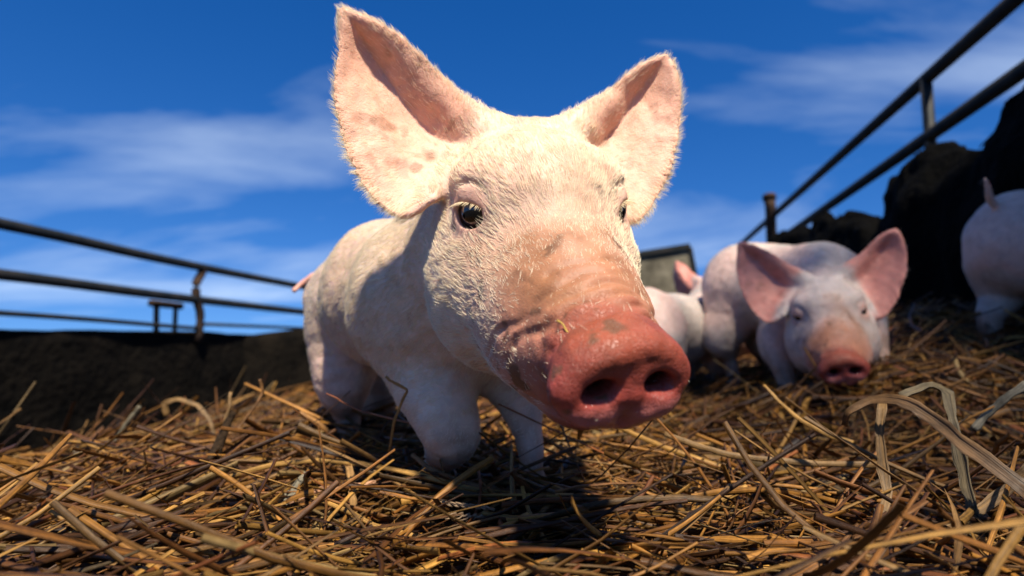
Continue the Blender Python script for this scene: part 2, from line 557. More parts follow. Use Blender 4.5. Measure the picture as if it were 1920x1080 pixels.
# right railing
rf = empty('pipe_railing', W(2.56, 1.2, 0.5))
tag(rf, 'dark steel pipe railing climbing to the upper right corner', 'railing')
pipe('rail', [W(1.2, 1.2, 1.075), W(7.5, 1.2, 1.115)], 0.026, M['pipe'], rf)
pipe('rail', [W(1.2, 1.2, 0.842), W(7.5, 1.2, 0.868)], 0.026, M['pipe'], rf)
pipe('post', [W(2.50, 1.195, 1.085), W(2.58, 1.23, 0.30)], 0.021, M['pipe'], rf)
cp = pipe('post', [W(4.98, 1.16, 1.22), W(5.0, 1.17, 1.16), W(5.08, 1.18, 0.5)], [0.045, 0.042, 0.042], M['rust'], rf)
pipe('post_cap', [W(4.975, 1.16, 1.222), W(4.985, 1.16, 1.252)], 0.055, M['rust'], rf)
# unseen structure beyond the right railing, added only to shade that side
sh = empty('shade_caster', (2.0, 0.4, -0.6))
tag(sh, 'added unseen shade caster beyond the right railing', 'shade_caster')
def slab(name, lo, hi, mat, parent, tilt=0.0):
    (x0, y0, z0), (x1, y1, z1) = lo, hi
    V = [(x0, y0, z0), (x1, y0, z0 + tilt), (x1, y1, z0 + tilt), (x0, y1, z0), (x0, y0, z1), (x1, y0, z1 + tilt), (x1, y1, z1 + tilt), (x0, y1, z1)]
    return mesh_obj(name, V, [(3, 2, 1, 0), (4, 5, 6, 7), (0, 1, 5, 4), (1, 2, 6, 5), (2, 3, 7, 6), (3, 0, 4, 7)], mat, parent, smooth=False)
slab('shade_roof', (1.12, -1.6, 2.30), (3.6, 0.35, 2.35), M['rust'], sh, 0.35)
for k in range(5):
    slab('shade_slat', (0.65 + 0.092 * k, -1.6, 2.24), (0.65 + 0.092 * k + 0.048, -0.20, 2.265), M['rust'], sh)  # spaced slats added to thin the sun on the right side
for yy in (-1.5, -0.3):
    slab('shade_beam', (0.64, yy, 2.19), (1.30, yy + 0.05, 2.238), M['rust'], sh)
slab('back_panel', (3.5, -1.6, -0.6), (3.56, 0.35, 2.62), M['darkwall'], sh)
for yy in (-1.55, 0.20):
    slab('post', (1.9, yy, -0.6), (1.98, yy + 0.08, 2.42), M['rust'], sh)

# loose wires on the heap
wr = empty('loose_wire', W(1.75, 1.1, 0.6))
tag(wr, 'thin loose wires trailing over the top of the black heap', 'wire')
pipe('strand', [W(1.98, 1.08, 0.62), W(1.75, 1.08, 0.67), W(1.5, 1.08, 0.66)], 0.0025, M['pipe'], wr, 6, n=12)
pipe('strand', [W(1.93, 1.1, 0.64), W(1.72, 1.1, 0.66), W(1.5, 1.1, 0.72)], 0.002, M['pipe'], wr, 6, n=12)


# ================================================================== PIGS
class Field:
    def __init__(self, xs, ys, zs):
        self.ax = [np.asarray(a, dtype=np.float32) for a in (xs, ys, zs)]
        self.F = np.full((len(xs), len(ys), len(zs)), 0.05, dtype=np.float32)

    def sl(self, lo, hi):
        s = []
        for a, l, h in zip(self.ax, lo, hi):
            i = max(0, np.searchsorted(a, l) - 1); j = min(len(a), np.searchsorted(a, h) + 1)
            if j - i < 2: return None
            s.append(slice(i, j))
        return tuple(s)

    def pts(self, s):
        return self.ax[0][s[0]][:, None, None], self.ax[1][s[1]][None, :, None], self.ax[2][s[2]][None, None, :]

    def add(self, fn, c, R, k):
        m = R + k + 0.012
        s = self.sl(c - m, c + m)
        if s is None: return
        d = fn(*self.pts(s))
        F = self.F[s]
        h = np.maximum(k - np.abs(F - d), 0) / k
        self.F[s] = np.minimum(F, d) - h * h * k * 0.25

    def sub(self, fn, c, R, k):
        m = R + k + 0.012
        s = self.sl(c - m, c + m)
        if s is None: return
        d = -fn(*self.pts(s))
        F = self.F[s]
        h = np.maximum(k - np.abs(F - d), 0) / k
        self.F[s] = np.maximum(F, d) + h * h * k * 0.25

    def ell(self, c, R, r, k, sub=False):
        c = np.asarray(c, float); r = np.asarray(r, float); R = np.asarray(R, float)

        def fn(X, Y, Z):
            x, y, z = X - c[0], Y - c[1], Z - c[2]
            k0 = 0; k1 = 0
            for i in range(3):
                q = x * R[0, i] + y * R[1, i] + z * R[2, i]
                q = (q / r[i]) ** 2
                k0 = k0 + q; k1 = k1 + q / r[i] ** 2
            k0 = np.sqrt(k0); k1 = np.sqrt(k1) + 1e-9
            return k0 * (k0 - 1) / k1
        (self.sub if sub else self.add)(fn, c, float(r.max()), k)

    def cone(self, a, b, ra, rb, k, sub=False):
        a = np.asarray(a, float); b = np.asarray(b, float)
        d = b - a; L2 = float(d @ d) + 1e-12

        def fn(X, Y, Z):
            x, y, z = X - a[0], Y - a[1], Z - a[2]
            t = np.clip((x * d[0] + y * d[1] + z * d[2]) / L2, 0, 1)
            return np.sqrt((x - t * d[0]) ** 2 + (y - t * d[1]) ** 2 + (z - t * d[2]) ** 2) - (ra + (rb - ra) * t)
        (self.sub if sub else self.add)(fn, (a + b) / 2, math.sqrt(L2) / 2 + max(ra, rb), k)

    def chain(self, pts, rs, k, sub=False, kin=0.0):
        """tube along a polyline, joined to the rest with blend k"""
        pts = [np.asarray(p, float) for p in pts]
        lo = np.min(pts, 0); hi = np.max(pts, 0)
        m = max(rs) + k + 0.012
        s = self.sl(lo - m, hi + m)
        if s is None: return
        X, Y, Z = self.pts(s)
        D = None
        for a, b, ra, rb in zip(pts[:-1], pts[1:], rs[:-1], rs[1:]):
            d = b - a; L2 = float(d @ d) + 1e-12
            x, y, z = X - a[0], Y - a[1], Z - a[2]
            t = np.clip((x * d[0] + y * d[1] + z * d[2]) / L2, 0, 1)
            v = np.sqrt((x - t * d[0]) ** 2 + (y - t * d[1]) ** 2 + (z - t * d[2]) ** 2) - (ra + (rb - ra) * t)
            D = v if D is None else np.minimum(D, v)
        F = self.F[s]
        if sub: D = -D
        h = np.maximum(k - np.abs(F - D), 0) / k
        self.F[s] = (np.maximum(F, D) + h * h * k * 0.25) if sub else (np.minimum(F, D) - h * h * k * 0.25)

    def cloud(self, pts, rs, k):
        """union of many small spheres (a sampled sheet), joined with blend k"""
        m = float(np.max(rs)) + k + 0.006
        lo = pts.min(0) - m; hi = pts.max(0) + m
        s = self.sl(lo, hi)
        if s is None: return
        ax = [self.ax[i][s[i]] for i in range(3)]
        D = np.full([len(a) for a in ax], 0.05, dtype=np.float32)
        for p, r in zip(pts, rs):
            q = []
            for i in range(3):
                i0 = max(0, np.searchsorted(ax[i], p[i] - m)); i1 = np.searchsorted(ax[i], p[i] + m)
                q.append(slice(i0, i1))
            q = tuple(q)
            if any(w.stop - w.start < 1 for w in q): continue
            dd = np.sqrt((ax[0][q[0]] - p[0])[:, None, None] ** 2 + (ax[1][q[1]] - p[1])[None, :, None] ** 2 + (ax[2][q[2]] - p[2])[None, None, :] ** 2) - r
            np.minimum(D[q], dd, out=D[q])
        F = self.F[s]
        h = np.maximum(k - np.abs(F - D), 0) / k
        self.F[s] = np.minimum(F, D) - h * h * k * 0.25

    def value(self, p):
        ii = []
        for a, v in zip(self.ax, p):
            i = int(np.clip(np.searchsorted(a, v) - 1, 0, len(a) - 2))
            ii.append((i, float(np.clip((v - a[i]) / (a[i + 1] - a[i]), 0, 1))))
        (i, fx), (j, fy), (k, fz) = ii
        c = self.F[i:i + 2, j:j + 2, k:k + 2]
        c = c[0] * (1 - fx) + c[1] * fx
        c = c[0] * (1 - fy) + c[1] * fy
        return float(c[0] * (1 - fz) + c[1] * fz)

    def hit(self, p_in, p_out):
        """surface point between an inside and an outside point"""
        p_in = np.asarray(p_in, float); p_out = np.asarray(p_out, float)
        for t in np.linspace(0, 1, 60):
            p = p_out * (1 - t) + p_in * t
            if self.value(p) < 0: return p
        return p_in

    def extract(self):
        F = self.F
        ax = self.ax
        S = F < 0
        nxx, nyy, nzz = F.shape
        # cells with sign change
        c = np.zeros((nxx - 1, nyy - 1, nzz - 1), dtype=np.int8)
        for a in (0, 1):
            for b in (0, 1):
                for e in (0, 1):
                    c += S[a:nxx - 1 + a, b:nyy - 1 + b, e:nzz - 1 + e]
        cells = np.argwhere((c > 0) & (c < 8))
        cid = np.full(c.shape, -1, dtype=np.int32)
        cid[cells[:, 0], cells[:, 1], cells[:, 2]] = np.arange(len(cells))
        acc = np.zeros((len(cells), 3)); cnt = np.zeros(len(cells))
        corners = [(a, b, e) for a in (0, 1) for b in (0, 1) for e in (0, 1)]
        val = {}
        pos = {}
        for o in corners:
            ii = cells + np.array(o)
            val[o] = F[ii[:, 0], ii[:, 1], ii[:, 2]].astype(float)
            pos[o] = np.stack([ax[0][ii[:, 0]], ax[1][ii[:, 1]], ax[2][ii[:, 2]]], 1).astype(float)
        for o in corners:
            for dim in range(3):
                if o[dim] == 0:
                    p = list(o); p[dim] = 1; p = tuple(p)
                    a, b = val[o], val[p]
                    mk = (a < 0) != (b < 0)
                    t = np.where(mk, a / np.where(mk, a - b, 1), 0)
                    acc += np.where(mk[:, None], pos[o] + (pos[p] - pos[o]) * t[:, None], 0)
                    cnt += mk
        verts = acc / cnt[:, None]
        quads = []
        for dim in range(3):
            o1, o2 = [(1, 2), (2, 0), (0, 1)][dim]
            sa = [slice(None)] * 3; sb = [slice(None)] * 3
            sa[dim] = slice(0, -1); sb[dim] = slice(1, None)
            A, B = S[tuple(sa)], S[tuple(sb)]
            e = np.argwhere(A != B)
            e = e[(e[:, o1] > 0) & (e[:, o2] > 0) & (e[:, o1] < F.shape[o1] - 1) & (e[:, o2] < F.shape[o2] - 1)]
            inside = A[e[:, 0], e[:, 1], e[:, 2]]
            def cidx(da, db):
                k = e.copy(); k[:, o1] -= da; k[:, o2] -= db
                return cid[k[:, 0], k[:, 1], k[:, 2]]
            qd = np.stack([cidx(1, 1), cidx(0, 1), cidx(0, 0), cidx(1, 0)], 1)
            qd[~inside] = qd[~inside][:, ::-1]
            quads.append(qd)
        quads = np.concatenate(quads)
        quads = quads[(quads >= 0).all(1)]
        return verts, quads


def smooth_verts(V, Q, it=2, lam=0.5):
    n = len(V)
    e = np.concatenate([Q[:, [0, 1]], Q[:, [1, 2]], Q[:, [2, 3]], Q[:, [3, 0]]])
    deg = np.bincount(e[:, 0], minlength=n) + np.bincount(e[:, 1], minlength=n)
    for _ in range(it):
        S = np.zeros_like(V)
        for k in range(3):
            S[:, k] = np.bincount(e[:, 0], V[e[:, 1], k], n) + np.bincount(e[:, 1], V[e[:, 0], k], n)
        V = V + lam * (S / np.maximum(deg, 1)[:, None] - V)
    return V


def vert_normals(V, Q):
    nrm = np.cross(V[Q[:, 2]] - V[Q[:, 0]], V[Q[:, 3]] - V[Q[:, 1]])
    out = np.zeros_like(V)
    for k in range(4):
        for j in range(3):
            out[:, j] += np.bincount(Q[:, k], nrm[:, j], len(V))
    return out / (np.linalg.norm(out, axis=1)[:, None] + 1e-12)


# ---- head pose (rows of H: world axes of head-local s (lateral), n (to the nose), u (up))
def head_matrix(yaw, pitch, roll, t):
    y, p, r = rad(yaw), rad(pitch), rad(roll)
    B = np.stack([[1, 0, 0.], [0, 0, -1.], [0, 1., 0]], 1)
    cy, sy, cp_, sp, c_, s_ = math.cos(y), math.sin(y), math.cos(p), math.sin(p), math.cos(r), math.sin(r)
    Rp = np.array([[1, 0, 0], [0, cp_, -sp], [0, sp, cp_]])
    Rr = np.array([[c_, 0, s_], [0, 1, 0], [-s_, 0, c_]])
    Ry = np.array([[cy, 0, -sy], [0, 1, 0], [sy, 0, cy]])
    Rc = Ry @ B @ Rp @ Rr
    C2W = np.stack([CX, CU, CF], 1)
    return C2W @ Rc, CAM + C2W @ np.asarray(t, float)


HERO_R, HERO_T = head_matrix(13.3, -17.0, -2.5, (0.0195, 0.0495, 0.353))


def L2W(R, t, p):
    return np.asarray(p, float) @ R.T + t


def W2L(R, t, p):
    return (np.asarray(p, float) - t) @ R


def nrmz(v):
    v = np.asarray(v, float)
    return v / np.linalg.norm(v)


# ears measured on the near pig, kept in head-local coordinates for all
def ear_sheet(inner, outer, cup, nt=84, ns=52, groove=0.36):
    I = spline(inner, nt); O = spline(outer, nt)
    back = HERO_R[:, 1] * -1.0
    pts = []; rr = []; par = []
    for i in range(nt):
        t = i / (nt - 1)
        c = cup * (math.sin(math.pi * min(1, (0.18 + 0.82 * (1 - t)))) ** 0.7 if t > 0.25 else 0.55 + 0.45 * t / 0.25)
        c = cup * (0.55 + 0.45 * sstep(0, 0.3, t)) * (1 - sstep(0.55, 1.0, t) * 0.92)
        for j in range(ns):
            s = j / (ns - 1)
            pr = (s / groove) ** 1.25 if s < groove else (1 - ((s - groove) / (1 - groove))) ** 0.85
            pr = max(pr, 0)
            pr = pr - 0.10 * math.exp(-((s - 0.68) / 0.09) ** 2) * (1 - t)       # cartilage rib
            # outer rim rolls slightly outward/back
            p = I[i] * (1 - s) + O[i] * s + back * c * pr
            pts.append(p)
            edge = min(s, 1 - s, 1.2 * (1 - t))
            rr.append(0.0012 + 0.0014 * sstep(0, 0.14, edge) + 0.0022 * sstep(0.35, 0, t))
            par.append((t, s))
    pts = np.array(pts); par = np.array(par)
    cen = pts[par[:, 0] > 0.3].mean(0)
    pts = cen + (pts - cen) * (1 - 0.062 * sstep(0.05, 0.35, par[:, 0]))[:, None]
    return pts, np.array(rr), par


inL = [P(905, 232, .386), P(868, 190, .378), P(822, 132, .371), P(762, 72, .365), P(694, 32, .361), P(641, 14, .360)]
outL = [P(812, 372, .352), P(748, 408, .350), P(688, 368, .349), P(643, 280, .350), P(622, 175, .354), P(632, 75, .358), P(639, 14, .360)]
inR = [P(1078, 232, .396), P(1118, 190, .397), P(1160, 148, .398), P(1205, 114, .400), P(1250, 97, .403)]
outR = [P(1158, 372, .388), P(1192, 415, .384), P(1232, 380, .388), P(1264, 305, .393), P(1281, 225, .399), P(1274, 145, .402), P(1253, 97, .403)]
earL = ear_sheet(inL, outL, 0.025)
earR = ear_sheet(inR, outR, 0.022)
EAR_L = (W2L(HERO_R, HERO_T, earL[0]), earL[1], earL[2])
EAR_R = (W2L(HERO_R, HERO_T, earR[0]), earR[1], earR[2])

EYE_C = np.array([0.0395, 0.003, -0.001])
EYE_R = 0.0128


def eye_axes(sg):
    e = nrmz([sg * 0.74, 0.66, 0.06])
    up = np.array([0, 0, 1.0]); up = nrmz(up - e * (up @ e))
    side = np.cross(up, e)
    return e, up, side


def build_head(fd, R, t, detail=True, ears=None, closed=False):
    def w(p): return L2W(R, t, p)
    def rot(A=None): return R if A is None else R @ A
    E = fd.ell
    E(w((0, -0.036, 0.002)), R, (0.057, 0.058, 0.046), 0.012)                # cranium
    E(w((0, 0.000, 0.012)), R, (0.041, 0.036, 0.026), 0.022)                # forehead
    fd.cone(w((0, 0.010, -0.036)), w((0, 0.112, -0.052)), 0.0500, 0.0285, 0.02)   # muzzle
    for sg in (-1, 1):
        E(w((sg * 0.036, -0.022, -0.055)), R, (0.036, 0.050, 0.054), 0.022)  # cheek
        E(w((sg * 0.024, 0.045, -0.060)), R, (0.023, 0.050, 0.030), 0.018)   # muzzle side
        E(w((sg * 0.036, -0.008, 0.018)), R, (0.014, 0.018, 0.010), 0.016)   # brow
    fd.cone(w((0, -0.025, -0.082)), w((0, 0.086, -0.080)), 0.041, 0.021, 0.02)     # jaw
    # eyes: lids
    for sg in (-1, 1):
        c = EYE_C * np.array([sg, 1, 1])
        e, up, side = eye_axes(sg)
        A = np.stack([side, e, up], 1)
        E(w(c), R, (EYE_R + .0026,) * 3, 0.007)
        E(w(c + up * 0.0095 + e * 0.0035), R @ A, (0.0125, 0.0075, 0.0060), 0.005)        # upper lid
        E(w(c - up * 0.0105 + e * 0.003), R @ A, (0.0115, 0.006, 0.0045), 0.005)         # lower lid
        if detail:
            E(w(c), R, (EYE_R + .0004,) * 3, 0.001, sub=True)
            oz = 0.0022 if closed else 0.0072
            E(w(c + e * 0.012 - up * 0.0014), R @ A, (0.0108, 0.010, oz), 0.0022, sub=True)
            # crease above the lid and fold below
            arc = [c + e * (0.0105 - 0.003 * abs(a) / 60) + 0.0178 * (math.sin(rad(a)) * side + 0.98 * math.cos(rad(a)) * up) for a in range(-75, 76, 15)]
            fd.chain([w(p) for p in arc], [0.0011] * len(arc), 0.0028, sub=True)
            arc = [c + e * (0.0100) + 0.0172 * (math.sin(rad(a)) * side - 0.95 * math.cos(rad(a)) * up) for a in range(-50, 51, 20)]
            fd.chain([w(p) for p in arc], [0.0009] * len(arc), 0.0025, sub=True)
    # snout: fill, rim, nostrils
    ax = nrmz([0.13, 0.975, -0.14]); upn = np.array([0, 0, 1.0]); upn = nrmz(upn - ax * (upn @ ax)); sd = np.cross(ax, upn)
    A = np.stack([sd, ax, upn], 1)
    c = np.array([0, 0.1285, -0.0535])
    E(w(c - ax * 0.004), R @ A, (0.0315, 0.013, 0.0250), 0.006)
    ring = []; rads = []
    for a in range(0, 361, 12):
        th = rad(a)
        rx, rz = 0.0272, 0.0186
        ca, sa = math.cos(th), math.sin(th)
        x = rx * np.sign(ca) * abs(ca) ** 0.92; z = rz * np.sign(sa) * abs(sa) ** 0.95
        if sa < 0: x *= 1 - 0.22 * abs(sa)
        if sa > 0: x *= 1 - 0.20 * sa
        dep = 0.003 + 0.0022 * max(0, sa) - 0.003 * max(0, -sa) - 0.05 * 0
        ring.append(w(c + sd * x + upn * z + ax * dep)); rads.append(0.0070 - 0.0008 * max(0, -sa))
    fd.chain(ring, rads, 0.009)
    if detail:
        for sg in (-1, 1):
            tilt = rad(-12 * sg)
            B = np.stack([sd * math.cos(tilt) + upn * math.sin(tilt), ax, -sd * math.sin(tilt) + upn * math.cos(tilt)], 1)
            nc = c + sd * sg * 0.0136 + upn * 0.0012 + ax * 0.006
            E(w(nc), R @ B, (0.0078, 0.016, 0.0052), 0.0045, sub=True)
            fd.chain([w(nc - ax * 0.006), w(nc - ax * 0.018 - upn * 0.001 - sd * sg * 0.003), w(nc - ax * 0.034 - upn * 0.001 - sd * sg * 0.006)], [0.006, 0.0080, 0.0075], 0.003, sub=True)
            E(w(nc - upn * 0.0120 + ax * 0.0015 + sd * sg * 0.002), R @ A, (0.0095, 0.0045, 0.0060), 0.006)       # wet lower lip of nostril
        E(w(c - upn * 0.021 + ax * 0.0115), R @ A, (0.0014, 0.006, 0.008), 0.004, sub=True)       # philtrum
        # wrinkles behind the disc
        for k, (dn, amp, a0, a1) in enumerate(((0.0130, 0.0020, -80, 80), (0.0185, 0.0016, -58, 64), (0.0245, 0.0019, -74, 50), (0.0315, 0.0014, -45, 66), (0.040, 0.0013, -66, 30), (0.050, 0.0010, -30, 50))):
            arc = []
            for a in np.linspace(a0, a1, 14):
                dr = sd * math.sin(rad(a)) + upn * math.cos(rad(a))
                q0 = c - ax * (dn + 0.005 * (a / 70) ** 2 + 0.0012 * math.sin(a * 0.11 + k * 2))
                arc.append(fd.hit(w(q0), w(q0 + dr * 0.06)))
            fd.chain(arc, list(amp * np.sin(np.linspace(0.25, math.pi - 0.25, 14)) ** 0.6), 0.0030, sub=True)
        # creases down the sides of the muzzle
        for sg in (-1, 1):
            for (n0, n1, a0, a1, amp) in ((0.100, 0.074, 60, 108, .0010), (0.086, 0.052, 66, 112, .0007)):
                arc = []
                for t_ in np.linspace(0, 1, 10):
                    an = rad(a0 + (a1 - a0) * t_)
                    q0 = np.array([0, n0 + (n1 - n0) * t_ + 0.002 * math.sin(t_ * 9), -0.052])
                    arc.append(fd.hit(w(q0), w(q0 + 0.09 * (sd * sg * math.sin(an) + np.array([0, 0, 1.0]) * math.cos(an)))))
                fd.chain(arc, list(amp * np.sin(np.linspace(0.2, math.pi - 0.2, 10)) ** 0.7), 0.0035, sub=True)
        # mouth line
        for sg in (-1, 1):
            m_ = [fd.hit(w((0, n_, u_)), w((sg * 0.09, n_, u_ - 0.004))) for (n_, u_) in ((0.108, -0.084), (0.095, -0.083), (0.078, -0.081), (0.060, -0.078), (0.042, -0.073), (0.028, -0.066))]
            fd.chain(m_, [0.0022, 0.0024, 0.0022, 0.0020, 0.0016, 0.001], 0.004, sub=True)
    if ears is None: ears = (EAR_L, EAR_R)
    for (pl, rr, par) in ears:
        fd.cloud(w(pl), rr if detail else rr * 1.6, 0.009)
        sg = np.sign(pl[:, 0].mean())
        e0 = pl[(par[:, 1] == 0) & (par[:, 0] > 0.10) & (par[:, 0] < 0.16)].mean(0)
        e1 = pl[(par[:, 1] == 0) & (par[:, 0] > 0.26) & (par[:, 0] < 0.33)].mean(0)
        fd.chain([w((sg * 0.010, -0.048, 0.034)), w(e0 + np.array([-sg * 0.002, -0.006, -0.007])), w(e1 + np.array([sg * 0.004, -0.004, -0.006]))], [0.015, 0.009, 0.003], 0.016)


def region_tints(V, R, t, seed=0.0, dirt_and_shade=1.0, ears=(EAR_L, EAR_R), ear_col=(0.74, 0.37, 0.245), base=(0.80, 0.57, 0.41)):
    """skin pigment and some painted shade per vertex + wetness + hair params"""
    q = W2L(R, t, V)
    s, n, u = q[:, 0], q[:, 1], q[:, 2]
    base = np.array(base)
    col = np.tile(base, (len(V), 1))
    nz = fbm(V * 38 + seed, 4); nz2 = fbm(V * 110 + seed + 5, 3)
    col *= (0.90 + 0.2 * nz)[:, None]
    def mixin(w, c):
        nonlocal col
        w = np.clip(w, 0, 1)[:, None]
        col = col * (1 - w) + np.asarray(c) * w
    near = (n > -0.12) & (np.abs(s) < 0.2) & (u > -.13)
    # body behind the head greyed: some dust, plus painted light falloff
    mixin(dirt_and_shade * sstep(-0.06, -0.16, n) * (0.45 + 0.5 * nz), (0.50, 0.40, 0.33))
    # pink flank patches
    mixin(0.35 * sstep(0.5, 0.7, fbm(V * 11 + 3 + seed, 2)), (0.74, 0.38, 0.29))
    # ears: pinker inside
    ear_w = np.zeros(len(V)); ear_t = np.zeros(len(V)); ear_s = np.zeros(len(V))
    for (pl, rr, par) in ears:
        lo = pl.min(0) - 0.01; hi = pl.max(0) + 0.01
        sel = np.where(((q > lo) & (q < hi)).all(1))[0]
        for c0 in range(0, len(sel), 3000):
            ss = sel[c0:c0 + 3000]
            d = ((q[ss][:, None, :] - pl[None]) ** 2).sum(-1)
            k = d.argmin(1); dm = np.sqrt(d[np.arange(len(ss)), k])
            ok = dm < 0.011
            ear_w[ss[ok]] = np.maximum(ear_w[ss[ok]], sstep(0.011, 0.005, dm[ok]) * sstep(0.0, 0.18, par[k[ok], 0]))
            ear_t[ss[ok]] = par[k[ok], 0]; ear_s[ss[ok]] = par[k[ok], 1]
    mixin(ear_w * 0.8, ear_col)
    # snout pigment
    snw = sstep(0.010, 0.098, n + 0.05 * (nz - 0.5) + 0.02 * (nz2 - 0.5) + 0.25 * np.minimum(u + 0.06, 0)) * near * (1 - ear_w)
    mixin(snw * 0.9, (0.43, 0.155, 0.09))
    top = sstep(-0.055, -0.02, u)
    mixin(sstep(-0.01, 0.085, n + 0.05 * (nz - 0.5)) * top * near * (1 - sstep(0.105, 0.118, n)) * (0.35 + 0.9 * nz) * dirt_and_shade, (0.29, 0.125, 0.05))
    disc = sstep(0.094, 0.121, n - 0.24 * (u + 0.053) + 0.010 * (nz2 - 0.5)) * near * (np.abs(s) < .05)
    mixin(disc * 0.95, np.array([0.29, 0.050, 0.036]) * (0.45 + 1.1 * nz2)[:, None] * (0.7 + 0.6 * nz)[:, None])
    mixin(disc * sstep(-0.055, -0.026, u) * 0.55 * (0.5 + nz), (0.27, 0.075, 0.022))
    mixin(disc * 0.65 * sstep(-0.058, -0.066, u) * (0.5 + 0.8 * nz2), (0.46, 0.18, 0.16))
    # dark red nostril lining, deepened to paint in the cavity's shade
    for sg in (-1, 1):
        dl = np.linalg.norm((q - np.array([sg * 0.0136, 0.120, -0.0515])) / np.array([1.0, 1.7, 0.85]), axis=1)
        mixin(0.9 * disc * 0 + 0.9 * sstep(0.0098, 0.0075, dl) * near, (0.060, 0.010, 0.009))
    # eye rims
    for sg in (-1, 1):
        c = EYE_C * np.array([sg, 1, 1]); e, up, side = eye_axes(sg)
        d = np.linalg.norm(q - (c + e * 0.010), axis=1)
        mixin(0.6 * sstep(0.021, 0.010, d) * (0.5 + nz2), (0.55, 0.27, 0.19))
        dd = np.linalg.norm((q - (c + e * 0.006 - up * 0.018 + side * -0.006 * sg)) / np.array([1.0, 1.0, .6]), axis=1)
        mixin(dirt_and_shade * 0.7 * sstep(0.012, 0.004, dd) * sstep(0.35, 0.6, nz2), (0.28, 0.10, 0.06))
    # scattered dirt specks on face and ears
    mixin(dirt_and_shade * 0.85 * sstep(0.61, 0.70, nz2) * near * sstep(0.42, 0.58, nz) * (0.4 + 0.6 * sstep(.0, .06, n)), (0.13, 0.06, 0.028))
    for (pl, rr, par) in ears[:1]:
        for (tt, sss, r_, st) in ((0.16, 0.52, 0.0055, .8), (0.42, 0.62, 0.006, .55), (0.30, 0.75, 0.004, .35), (0.52, 0.80, 0.004, .3), (0.20, 0.68, 0.003, .6)):
            k = np.argmin((par[:, 0] - tt) ** 2 + (par[:, 1] - sss) ** 2)
            d = np.linalg.norm((q - pl[k]) / np.array([1.5, 1, 1]), axis=1)
            mixin(dirt_and_shade * st * sstep(r_ + 0.0025, r_ * 0.3 + 0.003, d + 0.008 * (nz2 - .5)), (0.15, 0.065, 0.022))
    wet = disc * (0.30 + 0.70 * sstep(-0.048, -0.060, u))
    return q, col, wet, dict(ear=ear_w, ear_t=ear_t, ear_s=ear_s, disc=disc, sn=snw, nz=nz)


def make_hair(name, V, Q, nrm, dens, dirv, length, n, parent, mat, seed, rad0=0.00013, lift=0.30, jitter=0.35, clump=None):
    r = np.random.default_rng(seed)
    T = np.concatenate([Q[:, [0, 1, 2]], Q[:, [0, 2, 3]]])
    ar = np.linalg.norm(np.cross(V[T[:, 1]] - V[T[:, 0]], V[T[:, 2]] - V[T[:, 0]]), axis=1)
    wgt = ar * dens[T].mean(1)
    wgt /= wgt.sum()
    k = r.choice(len(T), n, p=wgt)
    b = r.random((n, 2)); fl = b.sum(1) > 1; b[fl] = 1 - b[fl]
    b = np.concatenate([1 - b.sum(1, keepdims=True), b], 1)
    tri = T[k]
    def interp(A):
        return (A[tri] * (b[..., None] if A.ndim == 2 else b)).sum(1)
    p = interp(V); nn = interp(nrm); nn /= np.linalg.norm(nn, axis=1)[:, None] + 1e-9
    d = interp(dirv); L = interp(length) * r.uniform(0.55, 1.25, n)
    # clumping noise: coherent swirl
    cl = np.stack([fbm(p * 130 + 11 * i, 2) - 0.5 for i in range(3)], 1)
    d = d + jitter * (r.normal(size=(n, 3)) * 0.55 + cl * 3.2)
    d -= nn * (d * nn).sum(1)[:, None]
    d /= np.linalg.norm(d, axis=1)[:, None] + 1e-9
    from mathutils import kdtree
    ng = max(50, n // 13)
    kd = kdtree.KDTree(ng)
    for i_ in range(ng): kd.insert(p[i_], i_)
    kd.balance()
    gi = np.array([kd.find(v)[1] for v in p])
    d = d * 0.45 + d[gi] * 0.55 if clump else d
    cw = clump or 0.0
    lf = (lift * r.uniform(0.4, 1.5, n))[:, None]
    L = L[:, None]
    sag = np.array([0, 0, -1.0]) * 0.06
    pts = np.zeros((n, 4, 3))
    pts[:, 0] = p - nn * 0.0004
    pts[:, 1] = p + L * (0.33 * d + nn * lf * 0.45)
    pts[:, 2] = p + L * (0.66 * d + nn * lf * 0.72 + sag * 0.4)
    pts[:, 3] = p + L * (0.98 * d + nn * lf * 0.85 + sag)
    if cw:
        for j_, w_ in ((2, 0.35), (3, 0.75)):
            tgt = p[gi] + L[gi] * (0.33 * j_ * d[gi] + nn[gi] * lf[gi] * 0.8)
            pts[:, j_] += (tgt - pts[:, j_]) * (w_ * cw) * r.uniform(0.3, 1, (n, 1))
    c = bpy.data.hair_curves.new(name)
    c.add_curves([4] * n)
    c.points.foreach_set('position', pts.astype(np.float32).ravel())
    a = c.attributes.new('radius', 'FLOAT', 'POINT') if 'radius' not in c.attributes else c.attributes['radius']
    rr_ = np.tile(np.array([1.0, 0.9, 0.65, 0.15]) * rad0, n).astype(np.float32) * np.repeat(r.uniform(0.7, 1.2, n), 4).astype(np.float32)
    a.data.foreach_set('value', rr_)
    c.materials.append(mat)
    o = bpy.data.objects.new(name, c)
    COL.objects.link(o)
    o.parent = parent
    o.matrix_parent_inverse = Matrix.Translation(-parent.location)
    o['kind'] = 'stuff'
    return o


